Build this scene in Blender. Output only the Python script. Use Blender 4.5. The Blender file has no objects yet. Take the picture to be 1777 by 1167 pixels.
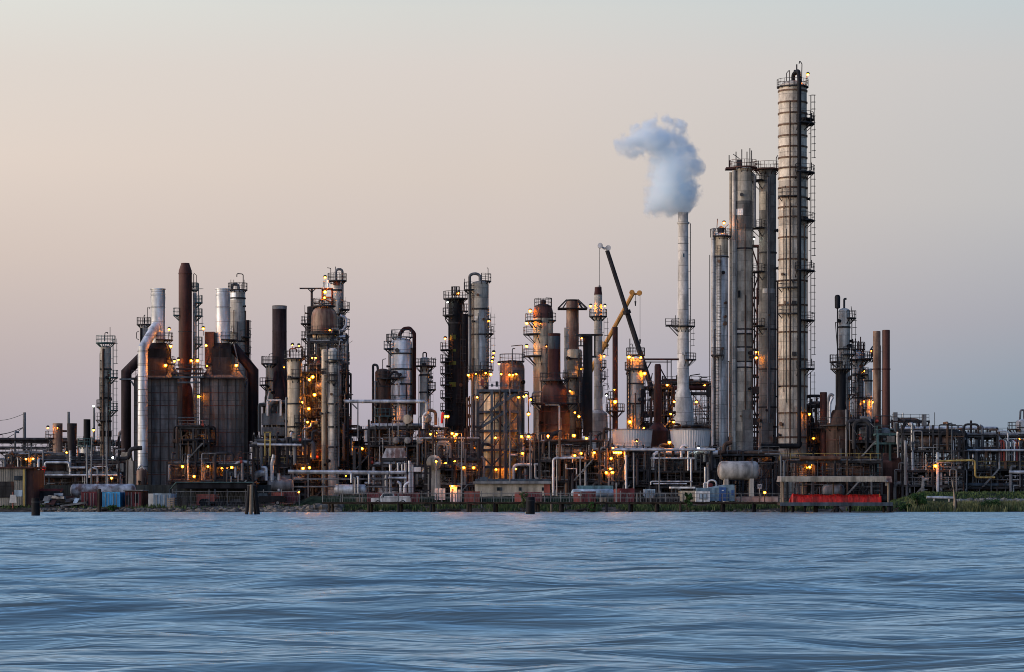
import bpy, math, random
from mathutils import Vector, noise
rad = math.radians
R = random.Random(11)
SC = bpy.context.scene
C = SC.collection
# ---------------------------------------------------------------- camera, world, sun, exposure
F, H, YH = 4600.0, 2.6, 854.0          # focal length in photo pixels, eye height, horizon row
cam_d = bpy.data.cameras.new('camera')
cam_d.sensor_width = 36.0
cam_d.lens = 36.0 * F / 1777.0
cam_d.shift_y = (YH - 583.5) / 1777.0
cam_d.clip_end = 9000
cam = bpy.data.objects.new('camera', cam_d)
cam.location = (0, 0, H)
cam.rotation_euler = (rad(90), 0, 0)
C.objects.link(cam)
SC.camera = cam
SC.view_settings.view_transform = 'Standard'
SC.view_settings.look = 'None'
SC.view_settings.exposure = 0.0
SC.view_settings.gamma = 1.0
SC.cycles.use_denoising = True
SC.cycles.filter_width = .95
SC.cycles.max_bounces = 24
SC.cycles.diffuse_bounces = 3
SC.cycles.glossy_bounces = 3
SC.cycles.volume_bounces = 24
SC.cycles.sample_clamp_indirect = 2.0
SC.cycles.sample_clamp_direct = 40.0
SC.cycles.use_light_tree = True
SC.cycles.caustics_reflective = False

def lin(r, g, b):
    f = lambda c: (c / 255 / 12.92) if c <= 10 else ((c / 255 + .055) / 1.055) ** 2.4
    return (f(r), f(g), f(b), 1)

SUN_AZ, SUN_EL = -103.0, 5.0           # the sun has just set to the left, a little behind the camera
W = bpy.data.worlds.new('World')
SC.world = W
W.use_nodes = True
nt = W.node_tree
nt.nodes.clear()
def nd(nt, t, **kw):
    n = nt.nodes.new(t)
    for k, v in kw.items():
        if k[0] == 'i' and k[1:].isdigit():
            if hasattr(v, 'is_output'): nt.links.new(v, n.inputs[int(k[1:])])
            else: n.inputs[int(k[1:])].default_value = v
        else: setattr(n, k, v)
    return n
def math_(nt, op, a, b=0.0, c=0.0, clamp=False):
    n = nd(nt, 'ShaderNodeMath', operation=op, i0=a, i1=b, i2=c)
    n.use_clamp = clamp
    return n.outputs[0]
def ramp_(nt, fac, stops, interp='LINEAR'):
    n = nt.nodes.new('ShaderNodeValToRGB')
    n.color_ramp.interpolation = interp
    e = n.color_ramp.elements
    while len(e) < len(stops): e.new(0.5)
    for q, (p, c) in zip(e, stops): q.position = p; q.color = c
    nt.links.new(fac, n.inputs[0])
    return n.outputs[0]
def mixc(nt, fac, a, b, blend='MIX'):
    n = nt.nodes.new('ShaderNodeMix'); n.data_type = 'RGBA'; n.blend_type = blend
    for i, v in ((0, fac), (6, a), (7, b)):
        if hasattr(v, 'is_output'): nt.links.new(v, n.inputs[i])
        else: n.inputs[i].default_value = v
    return n.outputs[2]
tc = nd(nt, 'ShaderNodeTexCoord')
sep = nd(nt, 'ShaderNodeSeparateXYZ', i0=tc.outputs['Generated'])
sx, sy, sz = sep.outputs
zup = math_(nt, 'MAXIMUM', sz, 0.0)
left = ramp_(nt, zup, [(0, lin(160, 158, 170)), (.0248, lin(178, 169, 177)), (.0493, lin(193, 180, 180)), (.088, lin(215, 199, 190)),
    (.123, lin(228, 213, 202)), (.157, lin(226, 217, 209)), (.181, lin(226, 226, 220)), (.215, lin(176, 204, 222)), (.3, lin(124, 167, 212)), (.45, lin(96, 140, 192)), (1, lin(64, 104, 162))])
right = ramp_(nt, zup, [(0, lin(128, 145, 163)), (.02, lin(137, 152, 169)), (.0363, lin(146, 160, 175)), (.064, lin(170, 171, 180)), (.108, lin(196, 194, 194)),
    (.157, lin(205, 203, 202)), (.181, lin(199, 208, 211)), (.215, lin(168, 197, 217)), (.3, lin(120, 163, 208)), (.45, lin(94, 138, 190)), (1, lin(64, 104, 162))])
mid = ramp_(nt, zup, [(0, lin(166, 163, 178)), (.025, lin(177, 171, 183)), (.0425, lin(189, 180, 192)), (.0537, lin(193, 183, 189)), (.088, lin(210, 197, 192)),
    (.119, lin(218, 205, 196)), (.158, lin(221, 212, 206)), (.181, lin(216, 217, 213)), (.215, lin(172, 200, 220)), (.3, lin(122, 165, 210)), (.45, lin(95, 139, 191)), (1, lin(64, 104, 162))])
az = math_(nt, 'ARCTAN2', sx, sy)
f1 = nd(nt, 'ShaderNodeMapRange', i0=az, i1=-.19, i2=-.02, i3=0.0, i4=1.0)
f2 = nd(nt, 'ShaderNodeMapRange', i0=az, i1=.0, i2=.19, i3=0.0, i4=1.0)
skyc = mixc(nt, f2.outputs[0], mixc(nt, f1.outputs[0], left, mid), right)
sd = (math.sin(rad(SUN_AZ)) * math.cos(rad(2)), math.cos(rad(SUN_AZ)) * math.cos(rad(2)), math.sin(rad(2)))
dot = nd(nt, 'ShaderNodeVectorMath', operation='DOT_PRODUCT', i0=tc.outputs['Generated'], i1=sd)
lobe = math_(nt, 'POWER', math_(nt, 'MAXIMUM', dot.outputs['Value'], 0.0), 3.6)
anti = nd(nt, 'ShaderNodeMapRange', i0=dot.outputs['Value'], i1=-1.0, i2=-.58, i3=.3, i4=1.0)   # the sky opposite the sunset is darker
dim = nd(nt, 'ShaderNodeVectorMath', operation='SCALE', i0=skyc)
nt.links.new(anti.outputs[0], dim.inputs['Scale'])
skyc = dim.outputs[0]
front = nd(nt, 'ShaderNodeMapRange', i0=dot.outputs['Value'], i1=.03, i2=.9, i3=1.0, i4=2.3)                # and the sky towards it brighter
dim2 = nd(nt, 'ShaderNodeVectorMath', operation='SCALE', i0=skyc)
nt.links.new(front.outputs[0], dim2.inputs['Scale'])
skyc = dim2.outputs[0]
warm = nd(nt, 'ShaderNodeVectorMath', operation='SCALE', i0=(2.6, 1.75, 1.05))
nt.links.new(lobe, warm.inputs['Scale'])
skyc = mixc(nt, 1.0, skyc, warm.outputs[0], 'ADD')
bg1 = nd(nt, 'ShaderNodeBackground', i0=skyc, i1=1.0)
nish = nd(nt, 'ShaderNodeTexSky')
nish.sky_type = 'NISHITA'; nish.sun_disc = False
nish.sun_elevation = rad(SUN_EL); nish.sun_rotation = rad(SUN_AZ)
bg2 = nd(nt, 'ShaderNodeBackground', i0=nish.outputs[0], i1=0.05)
mixs = nd(nt, 'ShaderNodeMixShader', i0=0.03, i1=bg1.outputs[0], i2=bg2.outputs[0])
nt.links.new(mixs.outputs[0], nd(nt, 'ShaderNodeOutputWorld').inputs[0])

sun_d = bpy.data.lights.new('sun', 'SUN')
sun_d.energy = 1.5
sun_d.angle = rad(14)
sun_d.color = (1.0, .79, .57)
sun = bpy.data.objects.new('sun', sun_d)
sdir = Vector((math.sin(rad(SUN_AZ)) * math.cos(rad(SUN_EL)), math.cos(rad(SUN_AZ)) * math.cos(rad(SUN_EL)), math.sin(rad(SUN_EL))))
sun.rotation_euler = sdir.to_track_quat('Z', 'Y').to_euler()
sun.location = (-60, 200, 80)
C.objects.link(sun)

# ---------------------------------------------------------------- materials
MATS = {}
def metal(name, col, rust=.35, rc=(.10, .042, .022), rough=.6, met=0.0, cell=None, seam=None, var=.25, rib=None, sz=.2, mot=1.):
    """weathered metal: base colour, vertical rust runs, blotches, sheet seams and patched cladding"""
    m = bpy.data.materials.new(name); m.use_nodes = True
    nt = m.node_tree
    b = nt.nodes['Principled BSDF']
    tc = nd(nt, 'ShaderNodeTexCoord')
    oi = nd(nt, 'ShaderNodeObjectInfo')
    off = nd(nt, 'ShaderNodeVectorMath', operation='SCALE', i0=(37., 19., 53.))
    nt.links.new(oi.outputs['Random'], off.inputs['Scale'])
    p = nd(nt, 'ShaderNodeVectorMath', operation='ADD', i0=tc.outputs['Object'], i1=off.outputs[0]).outputs[0]
    mp = nd(nt, 'ShaderNodeMapping', i0=p); mp.inputs['Scale'].default_value = (1.5, 1.5, sz)
    n1 = nd(nt, 'ShaderNodeTexNoise'); n1.inputs['Scale'].default_value = 1.0; n1.inputs['Detail'].default_value = 6
    nt.links.new(mp.outputs[0], n1.inputs['Vector'])
    n2 = nd(nt, 'ShaderNodeTexNoise'); n2.inputs['Scale'].default_value = .33; n2.inputs['Detail'].default_value = 4
    nt.links.new(p, n2.inputs['Vector'])
    n3 = nd(nt, 'ShaderNodeTexNoise'); n3.inputs['Scale'].default_value = 2.2; n3.inputs['Detail'].default_value = 8; n3.inputs['Roughness'].default_value = .7
    nt.links.new(p, n3.inputs['Vector'])
    s = math_(nt, 'ADD', math_(nt, 'MULTIPLY', n1.outputs[0], .55), math_(nt, 'MULTIPLY', n2.outputs[0], .45))
    lo = .70 - .42 * rust
    fac = nd(nt, 'ShaderNodeMapRange', i0=s, i1=lo, i2=lo + .13, i3=0., i4=.9)
    c = mixc(nt, fac.outputs[0], (*col, 1), (*rc, 1))
    v = nd(nt, 'ShaderNodeMapRange', i0=n3.outputs[0], i1=.25, i2=.75, i3=1 - var, i4=1 + var).outputs[0]
    n4 = nd(nt, 'ShaderNodeTexNoise'); n4.inputs['Scale'].default_value = .75; n4.inputs['Detail'].default_value = 5
    nt.links.new(mp.outputs[0], n4.inputs['Vector'])
    v = math_(nt, 'MULTIPLY', v, nd(nt, 'ShaderNodeMapRange', i0=n4.outputs[0], i1=.36, i2=.66, i3=1 - .45 * mot, i4=1 + .5 * mot).outputs[0])
    sepp = nd(nt, 'ShaderNodeSeparateXYZ', i0=tc.outputs['Object'])
    if cell:
        hz, k, cv = cell
        if k > 0: a = math_(nt, 'MULTIPLY', math_(nt, 'ARCTAN2', sepp.outputs[0], sepp.outputs[1]), k / 6.2832)
        else: a = math_(nt, 'DIVIDE', sepp.outputs[0], -k)
        zc = math_(nt, 'DIVIDE', sepp.outputs[2], hz)
        cb = nd(nt, 'ShaderNodeCombineXYZ', i0=math_(nt, 'FLOOR', a), i1=math_(nt, 'FLOOR', zc), i2=math_(nt, 'MULTIPLY', oi.outputs['Random'], 91.))
        wn = nd(nt, 'ShaderNodeTexWhiteNoise', i0=cb.outputs[0])
        v = math_(nt, 'MULTIPLY', v, nd(nt, 'ShaderNodeMapRange', i0=wn.outputs[0], i1=0., i2=1., i3=1 - cv, i4=1 + cv).outputs[0])
        e1 = math_(nt, 'LESS_THAN', math_(nt, 'FRACT', zc), .05)
        e2 = math_(nt, 'LESS_THAN', math_(nt, 'FRACT', a), .05)
        e = math_(nt, 'MAXIMUM', e1, e2)
        v = math_(nt, 'MULTIPLY', v, math_(nt, 'SUBTRACT', 1., math_(nt, 'MULTIPLY', e, .38)))
    if seam:
        e = math_(nt, 'LESS_THAN', math_(nt, 'FRACT', math_(nt, 'DIVIDE', sepp.outputs[2], seam)), .07)
        v = math_(nt, 'MULTIPLY', v, math_(nt, 'SUBTRACT', 1., math_(nt, 'MULTIPLY', e, .6)))
    c = mixc(nt, 1., c, (1, 1, 1, 1), 'MULTIPLY')
    sc = nd(nt, 'ShaderNodeVectorMath', operation='SCALE', i0=c)
    nt.links.new(v, sc.inputs['Scale'])
    nt.links.new(sc.outputs[0], b.inputs['Base Color'])
    b.inputs['Roughness'].default_value = rough
    b.inputs['Specular IOR Level'].default_value = .07 if max(col) < .06 else .2 if max(col) < .2 else .4
    if met:
        nt.links.new(math_(nt, 'MULTIPLY', math_(nt, 'SUBTRACT', 1., fac.outputs[0]), met), b.inputs['Metallic'])
    bp = nd(nt, 'ShaderNodeBump'); bp.inputs['Strength'].default_value = .25; bp.inputs['Distance'].default_value = .08
    nt.links.new(n3.outputs[0], bp.inputs['Height'])
    nt.links.new(bp.outputs[0], b.inputs['Normal'])
    MATS[name] = m
    return m
def emit(name, col, k):
    m = bpy.data.materials.new(name); m.use_nodes = True
    b = m.node_tree.nodes['Principled BSDF']
    b.inputs['Base Color'].default_value = (.8, .7, .5, 1)
    b.inputs['Emission Color'].default_value = (*col, 1)
    b.inputs['Emission Strength'].default_value = k
    MATS[name] = m
metal('clad', (.42, .395, .35), .2, cell=(1.9, 7, .24), sz=.6, mot=.6)
metal('clad_pale', (.48, .47, .45), .12, cell=(2.6, 3, .2), sz=.5, mot=.6)
metal('clad_grid', (.30, .28, .238), .16, cell=(1.6, 9, .3), sz=.7, mot=.5)
metal('clad_dark', (.13, .132, .13), .25, cell=(1.9, 8, .35), sz=.6, mot=.6)
metal('clad_beige', (.42, .36, .27), .25, cell=(2.2, 7, .16))
metal('clad_tall', (.44, .395, .325), .36, cell=(2.3, 4, .26), mot=.6, rc=(.085, .046, .03), sz=.55)
metal('silver', (.5, .53, .56), .12, rough=.5, met=.35, cell=(2.4, 3, .12), var=.15)
metal('silver_dull', (.38, .39, .4), .24, rough=.5, met=.4, cell=(2.2, 6, .12))
metal('dark', (.028, .027, .031), .25, rc=(.05, .03, .025))
metal('soot', (.05, .036, .038), .4, rc=(.035, .02, .02))
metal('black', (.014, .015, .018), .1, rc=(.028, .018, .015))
metal('rust', (.07, .029, .024), .5, rc=(.045, .022, .02), sz=.12)
metal('rust_pale', (.23, .15, .105), .6, rc=(.085, .034, .023), sz=.15)
metal('maroon', (.05, .021, .022), .35, rc=(.05, .02, .02), sz=.12)
metal('duct', (.022, .016, .019), .3, rc=(.055, .026, .024), sz=.12)
metal('brown', (.058, .04, .034), .45, rc=(.06, .028, .022))
metal('panel', (.085, .088, .096), .36, rc=(.075, .042, .03), cell=(2.3, -1.45, .22))
metal('brick', (.05, .028, .026), .35, rc=(.04, .03, .028), cell=(1.3, -2.4, .3))
metal('steel', (.036, .037, .041), .3, rc=(.06, .032, .024))
metal('steel_pale', (.17, .175, .18), .3, rc=(.1, .055, .04))
metal('teal', (.05, .10, .105), .3)
metal('blue_steel', (.05, .068, .088), .25)
metal('pipe', (.14, .145, .155), .25, rc=(.09, .05, .035))
metal('pipe_pale', (.42, .44, .47), .12, rough=.45, met=.3)
metal('pipe_clad', (.4, .415, .44), .12, rough=.45, met=.3, seam=1.1)
metal('pipe_rust', (.11, .068, .046), .5, rc=(.075, .036, .024))
metal('pipe_dark', (.03, .031, .036), .3, rc=(.05, .028, .022))
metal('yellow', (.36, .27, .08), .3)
metal('red', (.26, .04, .025), .3, rc=(.12, .04, .03))
metal('concrete', (.3, .285, .26), .25, rc=(.17, .13, .10), rough=.9)
metal('tan_wall', (.3, .27, .22), .2, rc=(.2, .13, .08), rough=.8)
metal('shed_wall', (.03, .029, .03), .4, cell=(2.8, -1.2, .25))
metal('white', (.5, .51, .52), .25, rc=(.3, .17, .11))
metal('corrugated', (.56, .57, .58), .05, rough=.5, met=.1, mot=.2, var=.08)
metal('floodwall', (.035, .04, .04), .25, rc=(.045, .05, .045), rough=.95)
metal('wood', (.045, .036, .03), .4, rc=(.035, .03, .028), rough=.95)
metal('wood_pale', (.24, .19, .14), .4, rc=(.09, .07, .055), rough=.95)
metal('tarp_red', (.42, .014, .012), .1, rc=(.4, .015, .012), rough=.55)
metal('box_blue', (.05, .27, .5), .12, rc=(.12, .1, .1))
metal('box_maroon', (.13, .03, .035), .3)
metal('box_red', (.24, .055, .04), .3)
metal('box_grey', (.25, .33, .4), .12)
metal('box_navy', (.03, .09, .26), .1)
metal('box_teal', (.1, .2, .24), .2)
metal('cabin', (.17, .26, .33), .15)
metal('glass', (.03, .04, .05), .0, rough=.15)
metal('crane_gold', (.38, .18, .04), .25)
metal('rope', (.06, .06, .065), .0)
metal('cloth_red', (.6, .03, .02), .0, rough=.9)
metal('mud', (.05, .042, .034), .45, rc=(.15, .125, .1), rough=.95)
metal('rock', (.14, .125, .11), .4, rc=(.05, .045, .04), rough=.95)
metal('riprap', (.15, .15, .15), .4, rc=(.06, .1, .03), rough=.95)
metal('earth_grass', (.02, .03, .017), .25, rc=(.05, .055, .02), rough=1.0)
metal('blade', (.05, .082, .03), .4, rc=(.055, .06, .025), rough=.9)
metal('reed', (.14, .15, .07), .5, rc=(.06, .09, .03), rough=.9)
metal('leaf', (.03, .07, .018), .4, rc=(.02, .035, .012), rough=.8)
metal('leaf_far', (.035, .05, .04), .4, rc=(.02, .03, .02), rough=.9)
metal('peeling', (.4, .4, .42), .6, rc=(.09, .035, .025), sz=.9)
metal('drum_grey', (.25, .25, .245), .4, rc=(.13, .075, .05))
metal('olive', (.1, .11, .018), .2)  # tint of the lamplight painted on the black tower
metal('ink', (.02, .05, .08), 0)
emit('sodium', (1, .26, .009), 420)
emit('sodium_dim', (1, .23, .006), 220)
emit('halide', (.9, 1, .8), 60)
def amber():
    m = bpy.data.materials.new('amber_halo'); m.use_nodes = True  # see-through emissive orange, imitates the halo round a lamp
    nt = m.node_tree; nt.nodes.clear()
    e = nd(nt, 'ShaderNodeEmission', i0=(1, .27, .01, 1), i1=1.8)
    x = nd(nt, 'ShaderNodeMixShader', i0=.42, i1=nd(nt, 'ShaderNodeBsdfTransparent').outputs[0], i2=e.outputs[0])
    nt.links.new(x.outputs[0], nd(nt, 'ShaderNodeOutputMaterial').inputs[0])
    MATS['amber_halo'] = m
amber()

# ---------------------------------------------------------------- mesh helpers
class M:
    def __init__(s): s.v = []; s.f = []; s.s = []
    def face(s, idx, sm=False): s.f.append(idx); s.s.append(sm)
    def box(s, x0, x1, y0, y1, z0, z1):
        b = len(s.v)
        s.v += [(x0, y0, z0), (x1, y0, z0), (x1, y1, z0), (x0, y1, z0), (x0, y0, z1), (x1, y0, z1), (x1, y1, z1), (x0, y1, z1)]
        for q in ((0, 3, 2, 1), (4, 5, 6, 7), (0, 1, 5, 4), (1, 2, 6, 5), (2, 3, 7, 6), (3, 0, 4, 7)):
            s.face([b + i for i in q])
        return s
    def frustum(s, a, z0, b, z1):
        """box with different bottom and top rectangles (x0,x1,y0,y1)"""
        n = len(s.v)
        s.v += [(a[0], a[2], z0), (a[1], a[2], z0), (a[1], a[3], z0), (a[0], a[3], z0), (b[0], b[2], z1), (b[1], b[2], z1), (b[1], b[3], z1), (b[0], b[3], z1)]
        for q in ((0, 3, 2, 1), (4, 5, 6, 7), (0, 1, 5, 4), (1, 2, 6, 5), (2, 3, 7, 6), (3, 0, 4, 7)):
            s.face([n + i for i in q])
        return s
    def tube(s, pts, r, n=8, r1=None, cap=True):
        P = [Vector(p) for p in pts]
        k = len(P)
        T = []
        for i in range(k):
            t = (P[min(i + 1, k - 1)] - P[max(i - 1, 0)])
            if 0 < i < k - 1:
                a, c = (P[i] - P[i - 1]).normalized(), (P[i + 1] - P[i]).normalized()
                t = a + c
                if t.length < 1e-6: t = a
            T.append(t.normalized())
        u = Vector((0, 0, 1)) if abs(T[0].z) < .9 else Vector((0, 1, 0))
        u = (u - T[0] * u.dot(T[0])).normalized()
        b0 = len(s.v)
        for i in range(k):
            u = (u - T[i] * u.dot(T[i]))
            if u.length < 1e-6: u = T[i].orthogonal()
            u.normalize()
            w = T[i].cross(u)
            rr = r if r1 is None else r + (r1 - r) * i / (k - 1)
            mit = 1.0
            if 0 < i < k - 1:
                cs = max(.4, T[i].dot((P[i] - P[i - 1]).normalized()))
                bis = ((P[i] - P[i - 1]).normalized() - (P[i + 1] - P[i]).normalized())
                mit = 1 / cs
            for j in range(n):
                a = 6.28318 * (j + .5) / n
                d = u * math.cos(a) * rr + w * math.sin(a) * rr
                if mit > 1.001 and bis.length > 1e-6:
                    bn = bis.normalized(); d = d + bn * d.dot(bn) * (mit - 1)
                s.v.append(tuple(P[i] + d))
        for i in range(k - 1):
            for j in range(n):
                a, c = b0 + i * n + j, b0 + i * n + (j + 1) % n
                s.face([a, c, c + n, a + n], n > 5)
        if cap:
            for i in (0, k - 1):
                b = len(s.v)
                s.v += s.v[b0 + i * n:b0 + i * n + n]
                s.face([b + j for j in (range(n) if i else reversed(range(n)))])
        return s
    def bar(s, a, b, w=.1): return s.tube([a, b], w * .707, 4)
    def lathe(s, prof, cx=0, cy=0, n=28, axis='z', cap=True, a0=0., a1=360.):
        b = len(s.v); k = len(prof)
        full = abs(a1 - a0) >= 359.9
        m = n if full else n + 1
        for r, z in prof:
            for j in range(m):
                a = rad(a0 + (a1 - a0) * j / n)
                p = (r * math.cos(a), r * math.sin(a), z)
                if axis == 'x': p = (z, p[0], p[1])
                if axis == 'y': p = (p[0], z, p[1])
                s.v.append((p[0] + cx, p[1] + cy, p[2]) if axis == 'z' else p)
        for i in range(k - 1):
            for j in range(n):
                a, c = b + i * m + j, b + i * m + (j + 1) % m
                q = [a, c, c + m, a + m]
                s.face(q if axis != 'y' else q[::-1], True)
        if cap and full:
            for i in (0, k - 1):
                if prof[i][0] > .02:
                    q = len(s.v); s.v += s.v[b + i * m:b + i * m + m]
                    s.face([q + j for j in (range(m) if i else reversed(range(m)))])
        return s
    def shift(s, dx, dy, dz):
        s.v = [(x + dx, y + dy, z + dz) for x, y, z in s.v]; return s
def bend(pts, r=.6, k=4):
    P = [Vector(p) for p in pts]
    out = [P[0]]
    for i in range(1, len(P) - 1):
        a, b = P[i - 1] - P[i], P[i + 1] - P[i]
        q = min(r, a.length * .48, b.length * .48)
        p0, p2 = P[i] + a.normalized() * q, P[i] + b.normalized() * q
        for j in range(k + 1):
            t = j / k
            out.append(p0 * (1 - t) ** 2 + P[i] * 2 * t * (1 - t) + p2 * t * t)
    out.append(P[-1])
    return out
def railing_mesh(m, pts, h=1.1, step=1.7, w=.06):
    P = [Vector(p) for p in pts]
    for a, b in zip(P, P[1:]):
        for f in (.5, 1.):
            m.bar(a + Vector((0, 0, h * f)), b + Vector((0, 0, h * f)), w)
        n = max(1, round((b - a).length / step))
        for i in range(n):
            p = a.lerp(b, i / n); m.bar(p, p + Vector((0, 0, h)), w)
    m.bar(P[-1], P[-1] + Vector((0, 0, h)), w)
    return m
def obj(name, m, mat, parent=None, label=None, kind=None, sharp=38):
    me = bpy.data.meshes.new(name)
    me.from_pydata(m.v, [], m.f)
    me.polygons.foreach_set('use_smooth', m.s)
    me.materials.append(MATS[mat] if isinstance(mat, str) else mat)
    if any(m.s): me.set_sharp_from_angle(angle=rad(sharp))
    o = bpy.data.objects.new(name, me)
    C.objects.link(o)
    if parent: o.parent = parent
    if label: o['label'] = label
    if kind: o['kind'] = kind
    return o
def X(px, Y): return (px - 888.5) * Y / F
def Z(py, Y): return H + (YH - py) * Y / F
G = 1.0
class T:
    """a thing: an Empty at its base; its parts are children. Pixel positions are turned into metres at its own distance."""
    def __init__(s, name, label, cat, px, Y, z=G, group=None):
        s.Y, s.X, s.Z = Y, X(px, Y), z
        s.o = bpy.data.objects.new(name, None)
        s.o.empty_display_size = .5
        s.o.location = (s.X, Y, z)
        s.o['label'] = label; s.o['category'] = cat
        if group: s.o['group'] = group
        C.objects.link(s.o)
        s.r = 1.0
    def x(s, p): return X(p, s.Y) - s.X
    def z(s, p): return Z(p, s.Y) - s.Z
    def w(s, p): return p * s.Y / F
    def part(s, name, m, mat, parent=None, **k): return obj(name, m, mat, parent or s.o, **k)
    def pipe(s, pts, w, mat, name='pipe', dy=0., br=None, n=10, parent=None):
        P = [(s.x(p[0]), p[2] if len(p) > 2 else dy, s.z(p[1])) for p in pts]
        r = s.w(w) / 2
        if len(P) > 2 and br != 0: P = bend(P, br or r * 2.6, 5)
        return s.part(name, M().tube(P, r, n), mat, parent)
    def boxp(s, name, x0, x1, y0, y1, mat, d0=-1., d1=1., parent=None):
        return s.part(name, M().box(s.x(x0), s.x(x1), d0, d1, s.z(y1), s.z(y0)), mat, parent)
    def plat(s, py, a0=-75, a1=75, wd=1.1, r=None, cx=0., mat='steel', rail=True):
        r = (r or s.r) + .02; z = s.z(py); ro = r + wd
        m = M(); n = max(4, int(abs(a1 - a0) / 18))
        A = [rad(a0 + (a1 - a0) * i / n) for i in range(n + 1)]
        full = a1 - a0 >= 359
        b = 0
        for q, zz in ((r, z), (ro, z), (ro, z - .18), (r, z - .18)):
            for a in A: m.v.append((cx + q * math.cos(a), q * math.sin(a), zz))
        k = n + 1
        for e in range(4):
            for i in range(n):
                p, q = e * k + i, ((e + 1) % 4) * k + i
                m.face([p, q, q + 1, p + 1])
        if not full:
            m.face([0, 3 * k, 2 * k, k][::-1]); m.face([n, 3 * k + n, 2 * k + n, k + n])
        for i in range(0, n + (0 if full else 1), 2):
            a = A[i]
            m.bar((cx + (ro - .1) * math.cos(a), (ro - .1) * math.sin(a), z - .12), (cx + (r - .05) * math.cos(a), (r - .05) * math.sin(a), z - .12 - wd * .9), .1)
        o = s.part('platform', m, mat)
        if rail:
            q = M()
            pts = [(cx + (ro - .05) * math.cos(a), (ro - .05) * math.sin(a), z) for a in A]
            if not full:
                pts = [(cx + r * math.cos(A[0]), r * math.sin(A[0]), z)] + pts + [(cx + r * math.cos(A[-1]), r * math.sin(A[-1]), z)]
            s.part('railing', railing_mesh(q, pts), mat, o)
        return o
    def ladder(s, ang, py0, py1, r=None, cx=0., mat='steel', cage=True):
        r = (r or s.r) + .3
        a = rad(ang); ca, sa = math.cos(a), math.sin(a)
        P = lambda t, rr, z: (cx + rr * ca - t * sa, rr * sa + t * ca, z)
        z0, z1 = s.z(py1), s.z(py0)
        m = M()
        for t in (-.28, .28): m.bar(P(t, r, z0), P(t, r, z1), .07)
        z = z0 + .2
        while z < z1: m.bar(P(-.28, r, z), P(.28, r, z), .045); z += .45
        z = z0
        while z < z1: m.bar(P(0, r, z), P(0, r - .35, z), .06); z += 3
        o = s.part('ladder', m, mat)
        if cage:
            q = M(); z = z0 + 2.2
            hoop = lambda z: [P(.42 * math.cos(rad(b)), r + .08 + .7 * math.sin(rad(b)), z) for b in range(0, 181, 45)]
            while z < z1: q.tube(hoop(z), .035, 4); z += 1.1
            if z1 - z0 > 3.5:
                for b in (45, 135):
                    q.bar(P(.42 * math.cos(rad(b)), r + .08 + .7 * math.sin(rad(b)), z0 + 2.2), P(.42 * math.cos(rad(b)), r + .08 + .7 * math.sin(rad(b)), z1), .04)
            s.part('ladder_cage', q, mat, o)
        return o
    def lamp(s, px, py, dy=None, kind='sodium', rb=.24, drop=1.1):
        if dy is None: dy = -(s.r + .5)
        x, z = s.x(px), s.z(py); rb *= R.uniform(.62, .86)
        m = M().bar((x, dy + .1, z - drop), (x, dy + .1, z + .3), .08)
        m.lathe([(.01, z + .42), (.2, z + .38), (.3, z + rb * .6 + .04), (.26, z + rb * .6)], x, dy, 10)
        o = s.part('lamp', m, 'steel')
        q = rb * .8
        ball = lambda q, k=30, n=12: M().lathe([(max(.01, q * math.cos(rad(e))), q * math.sin(rad(e))) for e in range(-90, 91, k)], n=n).shift(x, dy, z)
        s.part('bulb', ball(q), kind, o)
        if kind != 'halide': s.part('halo_shell', ball(rb * R.uniform(1.2, 1.55), 15, 16), 'amber_halo', o)  # glowing shell added round the bulb to imitate its halo
    def steel_frame(s, x0, x1, d, levels, bays, mat='steel', w=.32, brace=None, decks=(), rails=(), floor0=None):
        """posts, beams per level, optional braces, grating decks and railings; levels are photo rows, first = top"""
        xa, xb = s.x(x0), s.x(x1); top = s.z(levels[0])
        h = w / 2
        for i in range(bays + 1):
            x = xa + (xb - xa) * i / bays
            for y in (0., d):
                s.part('post', M().box(x - h, x + h, y - h, y + h, floor0 or 0, top), mat)
        for L in levels:
            z = s.z(L)
            m = M()
            for y in (0., d): m.box(xa - h, xb + h, y - h + .004, y + h - .004, z - w, z - .01)
            for i in range(bays + 1):
                x = xa + (xb - xa) * i / bays
                m.box(x - h + .01, x + h - .01, h, d - h, z - w + .02, z - .03)
            s.part('beam', m, mat)
            if L in decks: s.part('deck', M().box(xa + h, xb - h, h, d - h, z - .12, z - .05), 'steel')
            if L in rails: s.part('railing', railing_mesh(M(), [(xa, d, z), (xa, -.1, z), (xb, -.1, z), (xb, d, z)]), mat)
        if brace:
            Ls = list(levels) + [None]
            for i, bset in brace:
                z1 = s.z(Ls[i]) - w; z0 = 0. if Ls[i + 1] is None else s.z(Ls[i + 1])
                for bay, dr in bset:
                    p = xa + (xb - xa) * bay / bays; q = xa + (xb - xa) * (bay + 1) / bays
                    if dr < 0: p, q = q, p
                    s.part('brace', M().bar((p, -.02, z0), (q, -.02, z1), .2), mat)
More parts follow.
